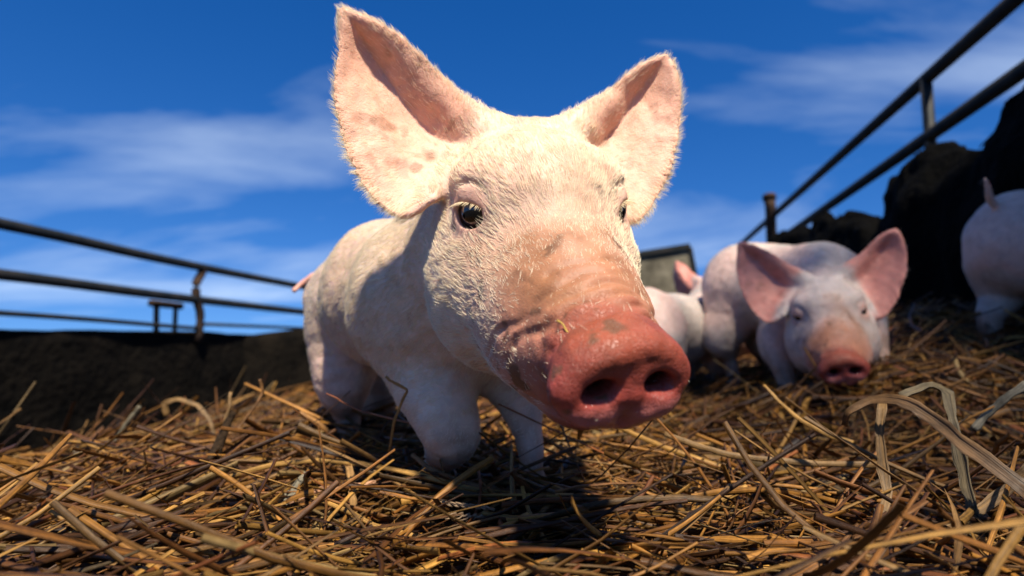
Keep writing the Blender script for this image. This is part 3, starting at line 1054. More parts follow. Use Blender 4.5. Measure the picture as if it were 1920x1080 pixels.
def make_eye(R, t, sg, parent, scale=1.0):
    e, up, side = eye_axes(sg)
    look = nrmz(e + np.array([0, 0.10, -0.05]))
    nu, nv = 40, 24
    upv = nrmz(np.array([0, 0, 1.0]) - look * look[2]); sdv = np.cross(upv, look)
    V, C = [], []
    for j in range(nv + 1):
        th = math.pi * j / nv
        for i in range(nu):
            ph = 2 * math.pi * i / nu
            bulge = 1.0 + 0.05 * sstep(0.75, 0.3, th)
            v = look * math.cos(th) + math.sin(th) * (math.cos(ph) * sdv + math.sin(ph) * upv)
            V.append(EYE_C * np.array([sg, 1, 1]) + v * EYE_R * bulge)
            hole = math.hypot(math.sin(th) * math.cos(ph) / 0.42, math.sin(th) * math.sin(ph) / 0.30)
            if th < 1.2 and hole < 1: C.append((0.004, 0.004, 0.005))
            elif th < 0.98: C.append(tuple(np.array([0.022, 0.011, 0.006]) * (0.8 + 0.5 * random.random())))
            elif th < 1.06: C.append((0.010, 0.006, 0.005))
            else: C.append((0.34, 0.17, 0.14))
    V = L2W(R, t, np.array(V))
    idx = np.arange((nv + 1) * nu).reshape(nv + 1, nu)
    q = np.stack([idx[:-1], np.roll(idx[:-1], -1, 1), np.roll(idx[1:], -1, 1), idx[1:]], -1).reshape(-1, 4)[:, ::-1].copy()
    return mesh_obj('eye', V, q, M['eye'], parent, cols=np.array(C))


def make_lashes(R, t, sg, parent, n=60):
    c0 = EYE_C * np.array([sg, 1, 1]); e, up, side = eye_axes(sg)
    r = np.random.default_rng(50 + sg)
    P4 = []
    for i in range(n):
        a = -1 + 2 * i / (n - 1) + r.normal() * 0.03
        base = c0 + side * a * 0.0108 + up * (0.0060 * math.sqrt(max(0, 1 - (a * 0.95) ** 2)) + 0.0005) + e * (0.0118 - 0.0040 * a * a)
        L = r.uniform(0.004, 0.0085)
        d = nrmz(e * 0.85 - up * 0.10 + side * (a * 0.5 + r.normal() * 0.12))
        P4 += [base - e * .001, base + d * L * 0.4, base + d * L * 0.75 - up * L * 0.10, base + d * L - up * L * 0.22]
    pts = L2W(R, t, np.array(P4))
    c = bpy.data.hair_curves.new('eyelash')
    c.add_curves([4] * n)
    c.points.foreach_set('position', pts.astype(np.float32).ravel())
    a = c.attributes.new('radius', 'FLOAT', 'POINT') if 'radius' not in c.attributes else c.attributes['radius']
    a.data.foreach_set('value', np.tile(np.array([1, 0.9, 0.6, 0.1]) * 0.00017, n).astype(np.float32))
    c.materials.append(M['lash'])
    o = bpy.data.objects.new('eyelash', c)
    COL.objects.link(o)
    o.parent = parent
    o.matrix_parent_inverse = Matrix.Translation(-parent.location)
    return o


def axis_var(lo, hi, segs):
    """axis with spacing given by list of (upto, step)"""
    out = [lo]
    for up_, st in segs:
        while out[-1] < up_ and out[-1] < hi:
            out.append(out[-1] + st)
    return np.array(out)


def make_pig(name, label, cfg, root_loc, hairs, seed):
    R, t = cfg['head']
    fd = Field(*cfg['axes'])
    I3 = np.eye(3)
    for (c, r, k) in cfg['body']:
        fd.ell(c, cfg.get('bodyR', I3), r, k)
    for (a, b, ra, rb, k) in cfg['cones']:
        fd.cone(a, b, ra, rb, k)
    for (pts, rs, k) in cfg['legs']:
        p = spline(np.hstack([np.array(pts), np.array(rs)[:, None]]), 14)
        fd.chain(p[:, :3], p[:, 3], k)
        ft = p[-1, :3]
        # cloven toes
        for sg in (-1, 1):
            d = cfg.get('toe', CX) * sg * 0.007
            fd.cone(ft + d, ft + d + np.array([0, -0.006, -0.016]), rs[-1] * 0.75, rs[-1] * 0.55, 0.004)
    for (pts, rs, k) in cfg.get('subs', []):
        fd.chain(pts, rs, k, sub=True)
    build_head(fd, R, t, cfg.get('detail', True), cfg.get('ears'), cfg.get('closed', False))
    if 'tail' in cfg and not cfg.get('hero'):
        p = spline(cfg['tail'], 20)
        fd.chain(p, np.linspace(cfg['tail_r'], cfg['tail_r'] * 0.45, 20), 0.006)
    V, Q = fd.extract()
    V = smooth_verts(V, Q, cfg.get('smooth', 2), 0.5)
    nrm = vert_normals(V, Q)
    ql = W2L(R, t, V)
    hw_ = sstep(-0.10, -0.05, ql[:, 1])
    dsc = sstep(0.095, 0.115, ql[:, 1])
    rel_ = (fbm(V * 15 + seed, 2) - 0.5) * 0.010 * (1 - hw_) + (fbm(V * 34 + 3 * seed, 3) - 0.5) * 0.0045 + (fbm(V * 120 + seed, 3) - 0.5) * (0.0014 + 0.0006 * dsc)
    V = V + nrm * rel_[:, None]
    nrm = vert_normals(V, Q)
    q, col, wet, rg = region_tints(V, R, t, seed * 3.7, cfg.get('dirt_and_shade', 1.0), cfg.get('ears') or (EAR_L, EAR_R), cfg.get('ear_col', (0.74, 0.37, 0.245)), cfg.get('base', (0.80, 0.57, 0.41)))
    # legs: browner and darker towards the feet, with a ragged edge
    g_ = terrain_h(V[:, 0], V[:, 1])
    low = sstep(0.115, 0.01, V[:, 2] - g_ - 0.09 * (rg['nz'] - 0.5)) * (q[:, 1] < 0.0) * (0.45 + 0.9 * fbm(V * 70 + 2, 3))
    low = np.clip(low, 0, 1) * 0.85
    col = col * (1 - low[:, None]) + np.array([0.20, 0.115, 0.070]) * low[:, None]
    for (pts_, rs_, k_) in cfg['legs']:
        ft = np.asarray(pts_[-1], float)
        dh = np.linalg.norm((V - ft)[:, :2], axis=1)
        wv = (sstep(0.035, 0.025, dh) * sstep(0.004, -0.004, V[:, 2] - ft[2]))[:, None]
        col = col * (1 - wv) + np.array([0.085, 0.055, 0.038]) * wv
    root = empty(name, root_loc)
    tag(root, label, 'pig', cfg.get('group'))
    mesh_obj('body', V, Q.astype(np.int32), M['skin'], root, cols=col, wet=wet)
    if cfg.get('hero'):
        tp = spline(cfg['tail'], 22)
        tv, tf = tube_verts(tp, np.linspace(0.0075, 0.0030, 22) * (1 + 0.08 * np.sin(np.arange(22) * 1.3)), 9)
        mesh_obj('tail', tv, tf, M['skin'], root, cols=np.tile(np.array([0.66, 0.34, 0.25]), (len(tv), 1)), wet=np.zeros(len(tv)))
    if cfg.get('eyes', True):
        for sg in (-1, 1):
            make_eye(R, t, sg, root)
            if cfg.get('lashes'): make_lashes(R, t, sg, root)
    if hairs:
        nose = L2W(R, t, (0, 0.13, -0.062))
        tail_dir = cfg['back_dir']
        hd = V - nose
        hd /= np.linalg.norm(hd, axis=1)[:, None] + 1e-9
        head_w = sstep(-0.10, -0.05, q[:, 1]) * (np.abs(q[:, 0]) < 0.12) * (q[:, 2] > -0.13)
        bd = tail_dir + np.array([0, 0, -0.45])
        dirv = hd * head_w[:, None] + bd * (1 - head_w)[:, None]
        # on the ears hair runs outwards to the rims and the tip
        for ei, (pl, rr, par) in enumerate(cfg.get('ears') or (EAR_L, EAR_R)):
            base_c = L2W(R, t, pl[par[:, 0] < 0.1].mean(0))
            side = (q[:, 0] < 0) if ei == 0 else (q[:, 0] >= 0)
            w_ = (rg['ear'] * side)[:, None]
            ed = V - base_c
            ed /= np.linalg.norm(ed, axis=1)[:, None] + 1e-9
            dirv = dirv * (1 - w_) + ed * w_
        hgt = V[:, 2] - terrain_h(V[:, 0], V[:, 1])
        L = np.full(len(V), 0.0100) * np.maximum(head_w, 0.30 + 0.55 * sstep(0.03, 0.14, hgt))
        L = L * (1 - 0.15 * head_w)
        L = L * (1 - 0.72 * rg['sn']) * (1 - 0.2 * rg['ear'])
        rim = rg['ear'] * (1 - sstep(0.0, 0.10, np.minimum(rg['ear_s'], 1 - rg['ear_s'])))
        L = L * (1 + 0.15 * rim)
        dens = 1.0 - 0.92 * rg['sn'] - 0.72 * rg['ear'] + 0.45 * rim
        dens = np.maximum(dens, 0.03) * (1 - 0.985 * rg['disc'])
        dens = dens * (0.55 + 0.9 * rg['nz'])
        for sg in (-1, 1):
            c = EYE_C * np.array([sg, 1, 1]); e, up, side = eye_axes(sg)
            d = np.linalg.norm(q - (c + e * 0.010), axis=1)
            dens = dens * sstep(0.0125, 0.019, d)
        dens = dens * (0.30 + 0.70 * np.maximum(head_w, 0.8 * sstep(0.75, 0.5, V[:, 1]))) * np.maximum(head_w, 0.05 + 0.95 * sstep(0.04, 0.16, hgt)) if cfg.get('hero') else dens
        L = L * cfg.get('hair_len', 1.0)
        if cfg.get('hero'):
            edens = rg['ear'] * (0.18 + 2.0 * rim) * (0.5 + rg['nz'])
            make_hair('ear_fur', V, Q, nrm, edens, dirv, np.full(len(V), 0.0050) * (1 + 0.25 * rim), 9500, root, M['hair'], seed + 70, 0.000065, lift=0.20, jitter=0.20, clump=0.12)
            dens = dens * (1 - rg['ear']) + 0.0
        make_hair('fur', V, Q, nrm, dens, dirv, L, hairs, root, M['hair'] if cfg.get('hero') else M['hair_shaded'], seed, cfg.get('hair_r', 0.000095), lift=0.10, jitter=0.24, clump=0.6 if cfg.get('hero') else None)
    return root


# ---- the near pig
c1, c2, c3 = P(812, 565, .53), P(748, 556, .64), P(688, 572, .765)
hw = lambda p: L2W(HERO_R, HERO_T, p)
hero = dict(
    hero=True, head=(HERO_R, HERO_T), lashes=True, dirt_and_shade=1.0, smooth=2,
    axes=(axis_var(-0.30, 0.19, [(-0.13, 0.003), (0.19, 0.0014)]), axis_var(0.195, 0.92, [(0.30, 0.0014), (0.44, 0.0016), (0.62, 0.003), (0.92, 0.0042)]), axis_var(-0.06, 0.43, [(0.03, 0.0022), (0.43, 0.0015)])),
    body=[(c1, (.072, .078, .068), .03), (c2, (.076, .08, .072), .04), (c3, (.074, .08, .074), .04),
          (P(890, 600, .50), (.050, .055, .054), .03)],
    cones=[(hw((0, -0.055, -0.015)), c1 + np.array([0.03, -0.02, 0.015]), .058, .075, .03), (c1, c2, .073, .072, .03), (c2, c3, .072, .070, .03)],
    legs=[([P(655, 640, .74), P(648, 715, .725), P(652, 775, .745), P(664, 850, .735)], [.052, .036, .018, .014], .018),
          ([P(720, 640, .82), P(716, 740, .82), P(708, 780, .83), P(708, 850, .82)], [.045, .028, .018, .015], .02),
          ([P(785, 640, .52), P(808, 715, .487), P(838, 785, .462), P(845, 818, .463), P(826, 862, .488), P(806, 912, .515)], [.041, .034, .0265, .0225, .0155, .013], .016),
          ([P(945, 660, .51), P(972, 750, .50), P(992, 820, .488), P(1000, 905, .478)], [.034, .020, .0115, .0100], .016)],
    tail=[P(640, 530, .83), P(612, 516, .845), P(590, 517, .85), P(566, 532, .85), P(550, 546, .84)], tail_r=0.0068,
    back_dir=nrmz(c3 - c1))
make_pig('pig', 'large pale pig close up with big upright ears and a red-pink snout', hero, (c2[0], c2[1], 0.0), 125000, 1)

# ---- the pig on the right facing us
R2, T2 = head_matrix(-23.4, -12.0, -7.2, (0.564 * .93, -0.044 * .93, 1.012 * .93))
d2 = nrmz(P(1395, 560, 1.16) - P(1520, 560, .99))
s1, s2, s3 = P(1535, 545, 1.10), P(1465, 545, 1.17), P(1405, 540, 1.23)
h2 = lambda p: L2W(R2, T2, p)
def big_ear(ear, k):
    pl, rr, par = ear
    b_ = pl[par[:, 0] < 0.12].mean(0)
    return (b_ + (pl - b_) * k, rr * 1.5, par)


pig2 = dict(
    head=(R2, T2), closed=True, dirt_and_shade=0.7, smooth=2, hair_len=0.7, hair_r=0.00018, ear_col=(0.56, 0.17, 0.115), base=(0.54, 0.44, 0.38),  # base skin darkened to stand in for weaker light here
    axes=(axis_var(0.34, 0.86, [(0.9, 0.0027)]), axis_var(0.74, 1.40, [(1.04, 0.0027), (1.45, 0.005)]), axis_var(-0.03, 0.44, [(0.44, 0.0034)])),
    body=[(s1, (.084, .085, .090), .03), (s2, (.084, .085, .084), .04), (s3, (.096, .09, .096), .04)],
    cones=[(h2((0, -0.055, -0.02)), s1, .058, .07, .03), (s1, s2, .074, .074, .03), (s2, s3, .074, .076, .03)],
    legs=[([P(1480, 590, 1.10), P(1455, 640, 1.08), P(1468, 690, 1.06), P(1490, 750, 1.05)], [.050, .034, .021, .016], .02),
          ([P(1610, 610, 1.12), P(1632, 670, 1.08), P(1652, 715, 1.05), P(1662, 760, 1.05)], [.048, .034, .021, .016], .02),
          ([P(1368, 600, 1.22), P(1352, 640, 1.21), P(1368, 670, 1.23), P(1380, 730, 1.22)], [.055, .036, .018, .014], .02),
          ([P(1430, 600, 1.28), P(1428, 640, 1.27), P(1440, 680, 1.28), P(1440, 730, 1.27)], [.055, .036, .018, .014], .02)],
    back_dir=d2, toe=CX, ears=(big_ear(EAR_L, 1.15), big_ear(EAR_R, 1.22)))
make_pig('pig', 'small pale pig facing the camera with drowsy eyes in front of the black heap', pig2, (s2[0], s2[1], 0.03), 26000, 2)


def simple_pig(name, label, origin, heading, scale, headyaw, seed, hairs, res=0.006, headpitch=-20, roll=0):
    """whole standing pig: origin = ground point under the body centre, heading = unit xy vector towards its head"""
    f = np.array([heading[0], heading[1], 0.0]); f /= np.linalg.norm(f)
    sd = np.array([f[1], -f[0], 0.0]); up = np.array([0, 0, 1.0])
    o = np.asarray(origin, float)
    def B(a, b, h): return o + (f * a + sd * b + up * h) * scale
    y = rad(headyaw)
    nf = f * math.cos(y) + sd * math.sin(y)
    p = rad(headpitch)
    nn_ = nf * math.cos(p) + up * math.sin(p); uu = up * math.cos(p) - nf * math.sin(p)
    ss = np.cross(uu, nn_) * -1.0
    ss = np.cross(nn_, uu)
    R = np.stack([ss * -1 if np.dot(np.cross(ss, nn_), uu) < 0 else ss, nn_, uu], 1)
    T = B(0.245, 0, 0.245)
    a, b, c = B(0.12, 0, 0.185), B(0, 0, 0.18), B(-0.13, 0, 0.185)
    r = scale
    cfg = dict(base=(0.40, 0.34, 0.30), ear_col=(0.56, 0.17, 0.115), head=(R, T), detail=False, dirt_and_shade=0.3, smooth=1, hair_r=0.00025, eyes=True, closed=True,  # base skin tone lowered, dimmer background light painted in
               body=[(a, (.078 * r,) * 3, .03), (b, (.08 * r,) * 3, .04), (c, (.086 * r,) * 3, .04)],
               cones=[(a, b, .074 * r, .076 * r, .03), (b, c, .076 * r, .078 * r, .03), (a, T - nf * 0.05, .066 * r, .056, .03)],
               legs=[([B(x0, s * 0.045, .15), B(x0 + k1, s * .05, .10), B(x0 + k2, s * .05, .06), B(x0 + k3, s * .05, -0.005)], [.05, .034, .019, .015], .02)
                     for s in (-1, 1) for (x0, k1, k2, k3) in ((.13, -.005, .0, .0), (-.14, .01, -.025, -.01))],
               tail=[B(-.19, 0, .235), B(-.215, 0, .250), B(-.230, .008, .262), B(-.245, .012, .280)], tail_r=0.008, back_dir=-f, toe=sd)
    lo = o - 0.42 * np.array([1, 1, 0.15]); hi = o + 0.42 * np.array([1, 1, 1.1])
    cfg['axes'] = tuple(np.arange(lo[i], hi[i], res) for i in range(3))
    return make_pig(name, label, cfg, o, hairs, seed)


p4 = P(1268, 610, 1.28)
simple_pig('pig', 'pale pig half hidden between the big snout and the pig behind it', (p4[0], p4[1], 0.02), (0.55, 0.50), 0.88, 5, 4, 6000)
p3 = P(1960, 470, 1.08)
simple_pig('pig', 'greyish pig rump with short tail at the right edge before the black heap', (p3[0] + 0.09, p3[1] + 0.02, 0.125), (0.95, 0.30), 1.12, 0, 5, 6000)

# ================================================================== STRAW
PALETTE = np.array([[0.38, 0.20, 0.055], [0.26, 0.125, 0.038], [0.15, 0.066, 0.022], [0.46, 0.28, 0.09], [0.27, 0.17, 0.08], [0.075, 0.034, 0.014], [0.33, 0.25, 0.14], [0.30, 0.115, 0.045]])
PALETTE = PALETTE * np.array([1.0, 0.84, 0.56])
PW = np.array([0.25, 0.20, 0.16, 0.13, 0.07, 0.11, 0.03, 0.05])


def straw_geom(c, az, pit, L, wd, bend, kind, S, rnd, flat):
    """vectorised strips: N pieces, S segments; kind tube (K sides)"""
    n = len(c)
    K = 5
    tt = np.linspace(-0.5, 0.5, S + 1)
    d = np.stack([np.cos(az) * np.cos(pit), np.sin(az) * np.cos(pit), np.sin(pit)], 1)
    sd = np.stack([-np.sin(az), np.cos(az), 0 * az], 1)
    up = np.cross(d, sd)
    roll = rnd.uniform(0, 2 * math.pi, n)
    b1 = bend[:, 0]; b2 = bend[:, 1]
    kpos = rnd.uniform(-0.25, 0.25, n); kang = bend[:, 2]
    pts = c[:, None] + d[:, None] * (tt[None, :, None] * L[:, None, None])
    off = (tt ** 2 - 0.08)[None] * b1[:, None] * L[:, None]
    off2 = (tt ** 2 - 0.08)[None] * b2[:, None] * L[:, None] + np.maximum(tt[None] - kpos[:, None], 0) * kang[:, None] * L[:, None]
    pts = pts + sd[:, None] * off2[..., None] + up[:, None] * off[..., None]
    tg = np.gradient(pts, axis=1); tg /= np.linalg.norm(tg, axis=2)[..., None] + 1e-9
    a = np.cross(tg, up[:, None]); a /= np.linalg.norm(a, axis=2)[..., None] + 1e-9
    b = np.cross(a, tg)
    tw = roll[:, None] + rnd.normal(0, 0.5, n)[:, None] * tt[None] * 3
    ca, sa = np.cos(tw)[..., None], np.sin(tw)[..., None]
    a, b = a * ca + b * sa, -a * sa + b * ca
    taper = np.where(rnd.random(n) < 0.4, 0.75, 0.1)[:, None] * np.maximum(tt, 0)[None] * 1.6
    w = wd[:, None] * (1 - taper) * (1 + rnd.normal(0, 0.10, (n, S + 1)))
    th = 2 * math.pi * np.arange(K) / K
    V = pts[:, :, None] + a[:, :, None] * (np.cos(th)[None, None, :, None] * w[..., None, None] * 0.5) + b[:, :, None] * (np.sin(th)[None, None, :, None] * (w * flat[:, None])[..., None, None] * 0.5)
    base = np.arange(S)[:, None] * K + np.arange(K)[None]
    nxt = np.arange(S)[:, None] * K + (np.arange(K)[None] + 1) % K
    Fq = np.stack([base, nxt, nxt + K, base + K], -1).reshape(-1, 4)
    return V.reshape(n, -1, 3), Fq


def rand_straw(n, sampler, rnd, wscale=1.0, lscale=1.0, zmax=0.022, dark=0.0, steep=0.16):
    x, y = sampler(n)
    L = rnd.lognormal(math.log(0.085), 0.5, n) * lscale
    L = np.clip(L, 0.025, 0.20)
    wd = np.clip(rnd.lognormal(math.log(0.0029), 0.62, n), 0.0009, 0.0105) * wscale
    az = rnd.uniform(0, 2 * math.pi, n)
    az = np.where(rnd.random(n) < 0.45, rnd.normal(0.5, 0.5, n), az)
    pit = rnd.normal(0, steep, n)
    e = 0.02
    gxx = (terrain_h(x + e, y) - terrain_h(x - e, y)) / (2 * e); gyy = (terrain_h(x, y + e) - terrain_h(x, y - e)) / (2 * e)
    pit = pit + np.arctan(gxx * np.cos(az) + gyy * np.sin(az))
    z = terrain_h(x, y) + rnd.uniform(-0.002, zmax, n) ** 1.0 + np.abs(np.sin(pit)) * L * 0.25
    bend = np.stack([rnd.normal(0, 0.20, n), rnd.normal(0, 0.25, n), np.where(rnd.random(n) < 0.22, rnd.normal(0, 0.7, n), 0)], 1)
    flat = np.where(rnd.random(n) < 0.62, rnd.uniform(0.06, 0.18, n), rnd.uniform(0.4, 0.8, n))
    wd = np.where(flat < 0.3, wd * 1.2, np.minimum(wd, 0.0046))
    wd = np.minimum(wd, 0.0035 + 0.006 * np.clip((y - 0.25) / 0.5, 0, 1))
    col = PALETTE[rnd.choice(len(PALETTE), n, p=PW)] * rnd.uniform(0.22, 1.08, n)[:, None]
    return np.stack([x, y, z], 1), az, pit, L, wd, bend, flat, col


def frustum_sampler(rnd, y0, y1, power):
    def f(n):
        X, Y = [], []
        while sum(map(len, X)) < n:
            m = n * 3
            uu = rnd.random(m)
            y = (y0 ** power + uu * (y1 ** power - y0 ** power)) ** (1 / power)
            x = rnd.uniform(-1.05, 1.1, m) * (y + 0.12)
            z = terrain_h(x, y)
            ok = z > -0.3
            X.append(x[ok]); Y.append(y[ok])
        return np.concatenate(X)[:n], np.concatenate(Y)[:n]
    return f


def fibres(n, S, K, rnd, L):
    k = np.arange(K)
    acr = np.minimum(k, K - k) * 2.4
    f = np.zeros((n, S + 1, K, 3))
    f[..., 0] = acr[None, None]
    f[..., 1] = np.linspace(0, 1, S + 1)[None, :, None] * (L * 14)[:, None, None]
    f[..., 2] = rnd.uniform(0, 500, n)[:, None, None]
    return f.reshape(n, -1, 3)


def build_mass(name, args, S, rnd, parent, mat):
    c, az, pit, L, wd, bend, flat, col = args
    V, Fq = straw_geom(c, az, pit, L, wd, bend, None, S, rnd, flat)
    n, vp = V.shape[0], V.shape[1]
    Fa = (Fq[None] + (np.arange(n) * vp)[:, None, None]).reshape(-1, 4)
    # colour drifts a little along each piece
    cc = np.repeat(col[:, None], vp, 1) * (1 + rnd.normal(0, 0.06, (n, vp, 1)))
    o = mesh_obj(name, V.reshape(-1, 3), Fa.astype(np.int32), mat, parent, cols=np.clip(cc.reshape(-1, 3), 0, 1), fibre=fibres(n, S, 5, rnd, L).reshape(-1, 3))
    return o


wide = rand_straw(520, frustum_sampler(rng, 0.26, 0.95, 0.9), rng, 1.0, 1.05, 0.026)
wide = list(wide)
wide[4] = rng.uniform(0.005, 0.0105, 520) * (0.6 + 0.4 * np.clip((wide[0][:, 1] - 0.25) / 0.3, 0, 1))
wide[6] = rng.uniform(0.04, 0.10, 520)
wide[7] = PALETTE[rng.choice([0, 1, 3, 4, 6, 2], 520)] * rng.uniform(0.5, 1.1, 520)[:, None]
near = rand_straw(6200, frustum_sampler(rng, 0.20, 1.0, 0.7), rng, 1.12, 1.1, 0.034, steep=0.22)
near = tuple(np.concatenate([a_, b_]) for a_, b_ in zip(near, wide))
# the 280 that show largest become pieces of their own
cpt = near[0]
rel = cpt - CAM
dep = rel @ CF
uu_ = 960 + FPX * (rel @ CX) / dep; vv_ = 540 - FPX * (rel @ CU) / dep
size = near[3] * near[4] / dep ** 2 * ((uu_ > 0) & (uu_ < 1920) & (vv_ < 1075) & (cpt[:, 2] - terrain_h(cpt[:, 0], cpt[:, 1]) > 0.012))
big = np.argsort(-size)[:280]
mask = np.ones(len(size), bool); mask[big] = False
so = build_mass('loose_straw', tuple(a[mask] for a in near), 5, rng, None, M['straw'])
tag(so, 'golden brown loose straw and stalks covering the ground', 'straw', kind='stuff')
far = rand_straw(9000, frustum_sampler(rng, 0.85, 3.0, 0.8), rng, 1.25, 1.1, 0.03)
so2 = build_mass('straw_litter', far, 3, rng, None, M['straw'])
tag(so2, 'farther straw litter around the pigs and below the heap', 'straw', kind='stuff')
chaff = rand_straw(6500, frustum_sampler(rng, 0.22, 1.3, 0.6), rng, 0.7, 0.32, 0.02)
so3 = build_mass('chaff', chaff, 2, rng, None, M['straw'])
tag(so3, 'short brown chaff and broken straw bits between the stalks', 'chaff', kind='stuff')
Fb = fibres(len(big), 7, 5, rng, near[3][big])
Vb, Fq = straw_geom(*[a[big] for a in near[:6]], None, 7, rng, near[6][big])
for k in range(len(big)):
    cc = np.tile(near[7][big][k], (Vb.shape[1], 1)) * (1 + rng.normal(0, 0.05, (Vb.shape[1], 1)))
    mesh_obj('straw_stalk', Vb[k], Fq.astype(np.int32), M['straw'], bed, cols=np.clip(cc, 0, 1), fibre=Fb[k])


# ---- stalks that can be singled out
def blade_verts(pts, r, vee, seed):
    """thin creased leaf ribbon: five points across on the upper face, five on the lower"""
    pts = np.asarray(pts, float); n = len(pts)
    rb = np.random.default_rng(seed)
    tg = np.gradient(pts, axis=0); tg /= np.linalg.norm(tg, axis=1)[:, None]
    ref = nrmz(CAM + np.array([0, 0, 0.25]) - pts.mean(0))
    V = []
    ph = rb.uniform(0, 6.28); rollamp = rb.uniform(0.25, 0.6)
    for i in range(n):
        a = nrmz(np.cross(tg[i], ref)); b = np.cross(a, tg[i])
        ro = rollamp * math.sin(ph + 3.2 * i / n * 2)
        a, b = a * math.cos(ro) + b * math.sin(ro), b * math.cos(ro) - a * math.sin(ro)
        prof = [(-1, 0.0), (-0.55, -vee * 0.8), (0.0, -vee * 0.35), (0.5, -vee * 0.9), (1, 0.05)]
        e0 = 1 + rb.normal(0, 0.13); e1 = 1 + rb.normal(0, 0.13)
        row = []
        for (x_, z_) in prof:
            x2 = x_ * (e0 if x_ < 0 else e1)
            row.append(pts[i] + r[i] * (a * x2 + b * z_))
        V += row + [q_ - b * 0.0005 for q_ in row[::-1]]
    K = 10
    Fc = [(i * K + k, i * K + (k + 1) % K, (i + 1) * K + (k + 1) % K, (i + 1) * K + k) for i in range(n - 1) for k in range(K)]
    Fc.append(tuple(range(K - 1, -1, -1))); Fc.append(tuple((n - 1) * K + k for k in range(K)))
    return V, Fc


def stalk(name, label, path, w, col, flat=0.25, cat='straw', n=22, parent=None, taper=(1, 1), sides=7, up=None, node=0, vee=0.0, mat=None):
    w = w * 0.62
    pts = spline([np.append(P(u, v, d), 0) for (u, v, d) in path], n)[:, :3]
    pk = np.array([P(u, v, d) for (u, v, d) in path]); tk = np.linspace(0, len(pk) - 1, n)
    lin = np.stack([np.interp(tk, np.arange(len(pk)), pk[:, i_]) for i_ in range(3)], 1)
    pts = 0.6 * lin + 0.4 * pts
    t = np.linspace(0, 1, n)
    r = 0.5 * w * (taper[0] * (1 - t) + taper[1] * t) * (1 + 0.10 * np.sin(t * 23 + w * 900))
    if node:
        for k in range(1, node + 1):
            r = r * (1 + 0.28 * np.exp(-((t - k / (node + 1)) / 0.02) ** 2))
    pts = pts + 0.0016 * np.stack([fbm(np.stack([t * 9, t * 0 + w * 5e3, t * 0 + k_], -1), 2) - 0.5 for k_ in range(3)], 1)
    if flat < 0.36:
        V, Fc = blade_verts(pts, r * 1.0, 0.85, int(w * 1e6) + len(path))
        sides = 10
    else:
        V, Fc = tube_verts(pts, r, sides, flat * 0.8, up if up is not None else nrmz(CAM - pts.mean(0)))
    cc = np.tile(np.array(col), (len(V), 1)) * (0.82 + 0.36 * fbm(np.array(V) * 160, 3))[:, None]
    fb = fibres(1, n - 1, sides, rng, np.array([np.linalg.norm(np.diff(pts, axis=0), axis=1).sum()]))[0]
    o = mesh_obj(name, V, Fc, mat or M['straw'], parent, cols=cc, fibre=fb)
    if label: tag(o, label, cat)
    return o


GOLD, TAN, BRN, DRK, PALE, GREY, RED = (.42, .225, .055), (.22, .125, .045), (.20, .095, .032), (.035, .022, .012), (.42, .29, .12), (.26, .22, .14), (.32, .105, .04)
stalk('stick', 'thick dark stick leaning upright in the straw at lower left', [(330, 1075, .44), (352, 1000, .47), (380, 905, .51), (412, 830, .54), (436, 772, .56)], .0175, DRK, 1.0, 'stick', taper=(1.0, .75), mat=M['bark'], sides=11, node=2)
stalk('straw_stalk', 'pale split straw standing against the tip of the dark stick', [(405, 850, .535), (420, 800, .55), (430, 760, .555), (432, 735, .56)], .0055, TAN, .4)
stalk('twig', 'thin curved brown twig with a knobbed tip beside the dark stick', [(440, 815, .56), (462, 782, .57), (482, 757, .575), (493, 735, .58), (490, 722, .58), (487, 711, .58)], .0045, BRN, .8, 'twig', taper=(.7, 1.2))
stalk('straw_stalk', 'whitish straight straw sticking up before the left wall', [(214, 830, .80), (238, 792, .80), (262, 762, .80)], .0085, GREY, .5)
stalk('dry_leaf', 'curled dry leaf arching over the straw at left', [(404, 822, .82), (392, 785, .83), (366, 757, .84), (332, 748, .84), (309, 757, .84), (312, 780, .84)], .014, TAN, .18, 'leaf', taper=(.5, 1.0))
stalk('dry_leaf', 'tan leaf blade folded over the heap edge at far left', [(75, 858, .74), (110, 832, .75), (150, 822, .76), (185, 842, .76), (182, 870, .75)], .012, TAN, .2, 'leaf', taper=(.7, .7))
stalk('straw_stalk', 'grey drooping straw blade on the left mound', [(142, 838, .74), (150, 880, .70), (160, 930, .66)], .010, GREY, .3)
stalk('straw_stalk', 'long golden straw running from left across below the lifted foreleg', [(395, 905, .47), (500, 873, .47), (600, 864, .465), (690, 872, .455), (780, 890, .44), (880, 915, .43), (960, 926, .425)], .0065, GOLD, .4, node=2)
stalk('straw_stalk', 'brown bent straw sloping down in front of the pale forehoof', [(772, 852, .46), (800, 876, .45), (860, 902, .44), (930, 920, .43), (1010, 925, .425), (1100, 930, .42)], .0068, BRN, .5, node=1)
ear_root = stalk('seed_stalk', 'straw with a feathery seed head lying at bottom centre', [(905, 962, .370), (960, 970, .368), (1055, 970, .360), (1120, 996, .350), (1180, 1030, .342), (1260, 1075, .335)], .0056, GOLD, .6, node=2)
for k in range(13):
    t_ = k / 12
    u0, v0 = 912 - 78 * t_, 962 - 8 * t_ + (6 if k % 2 else -6)
    stalk('seed', None, [(u0 + 14, v0 + 1, .369), (u0, v0 + (5 if k % 2 else -5), .368), (u0 - 18, v0 + (11 if k % 2 else -11), .368)], .0036, (.45, .30, .17), .5, n=7, parent=ear_root, taper=(.9, .3))
stalk('straw_stalk', 'long pale straw with two nodes lying level at lower right', [(1245, 812, .46), (1300, 832, .455), (1355, 850, .45), (1430, 862, .44), (1530, 868, .43), (1650, 872, .42)], .0078, TAN, .55, node=3)
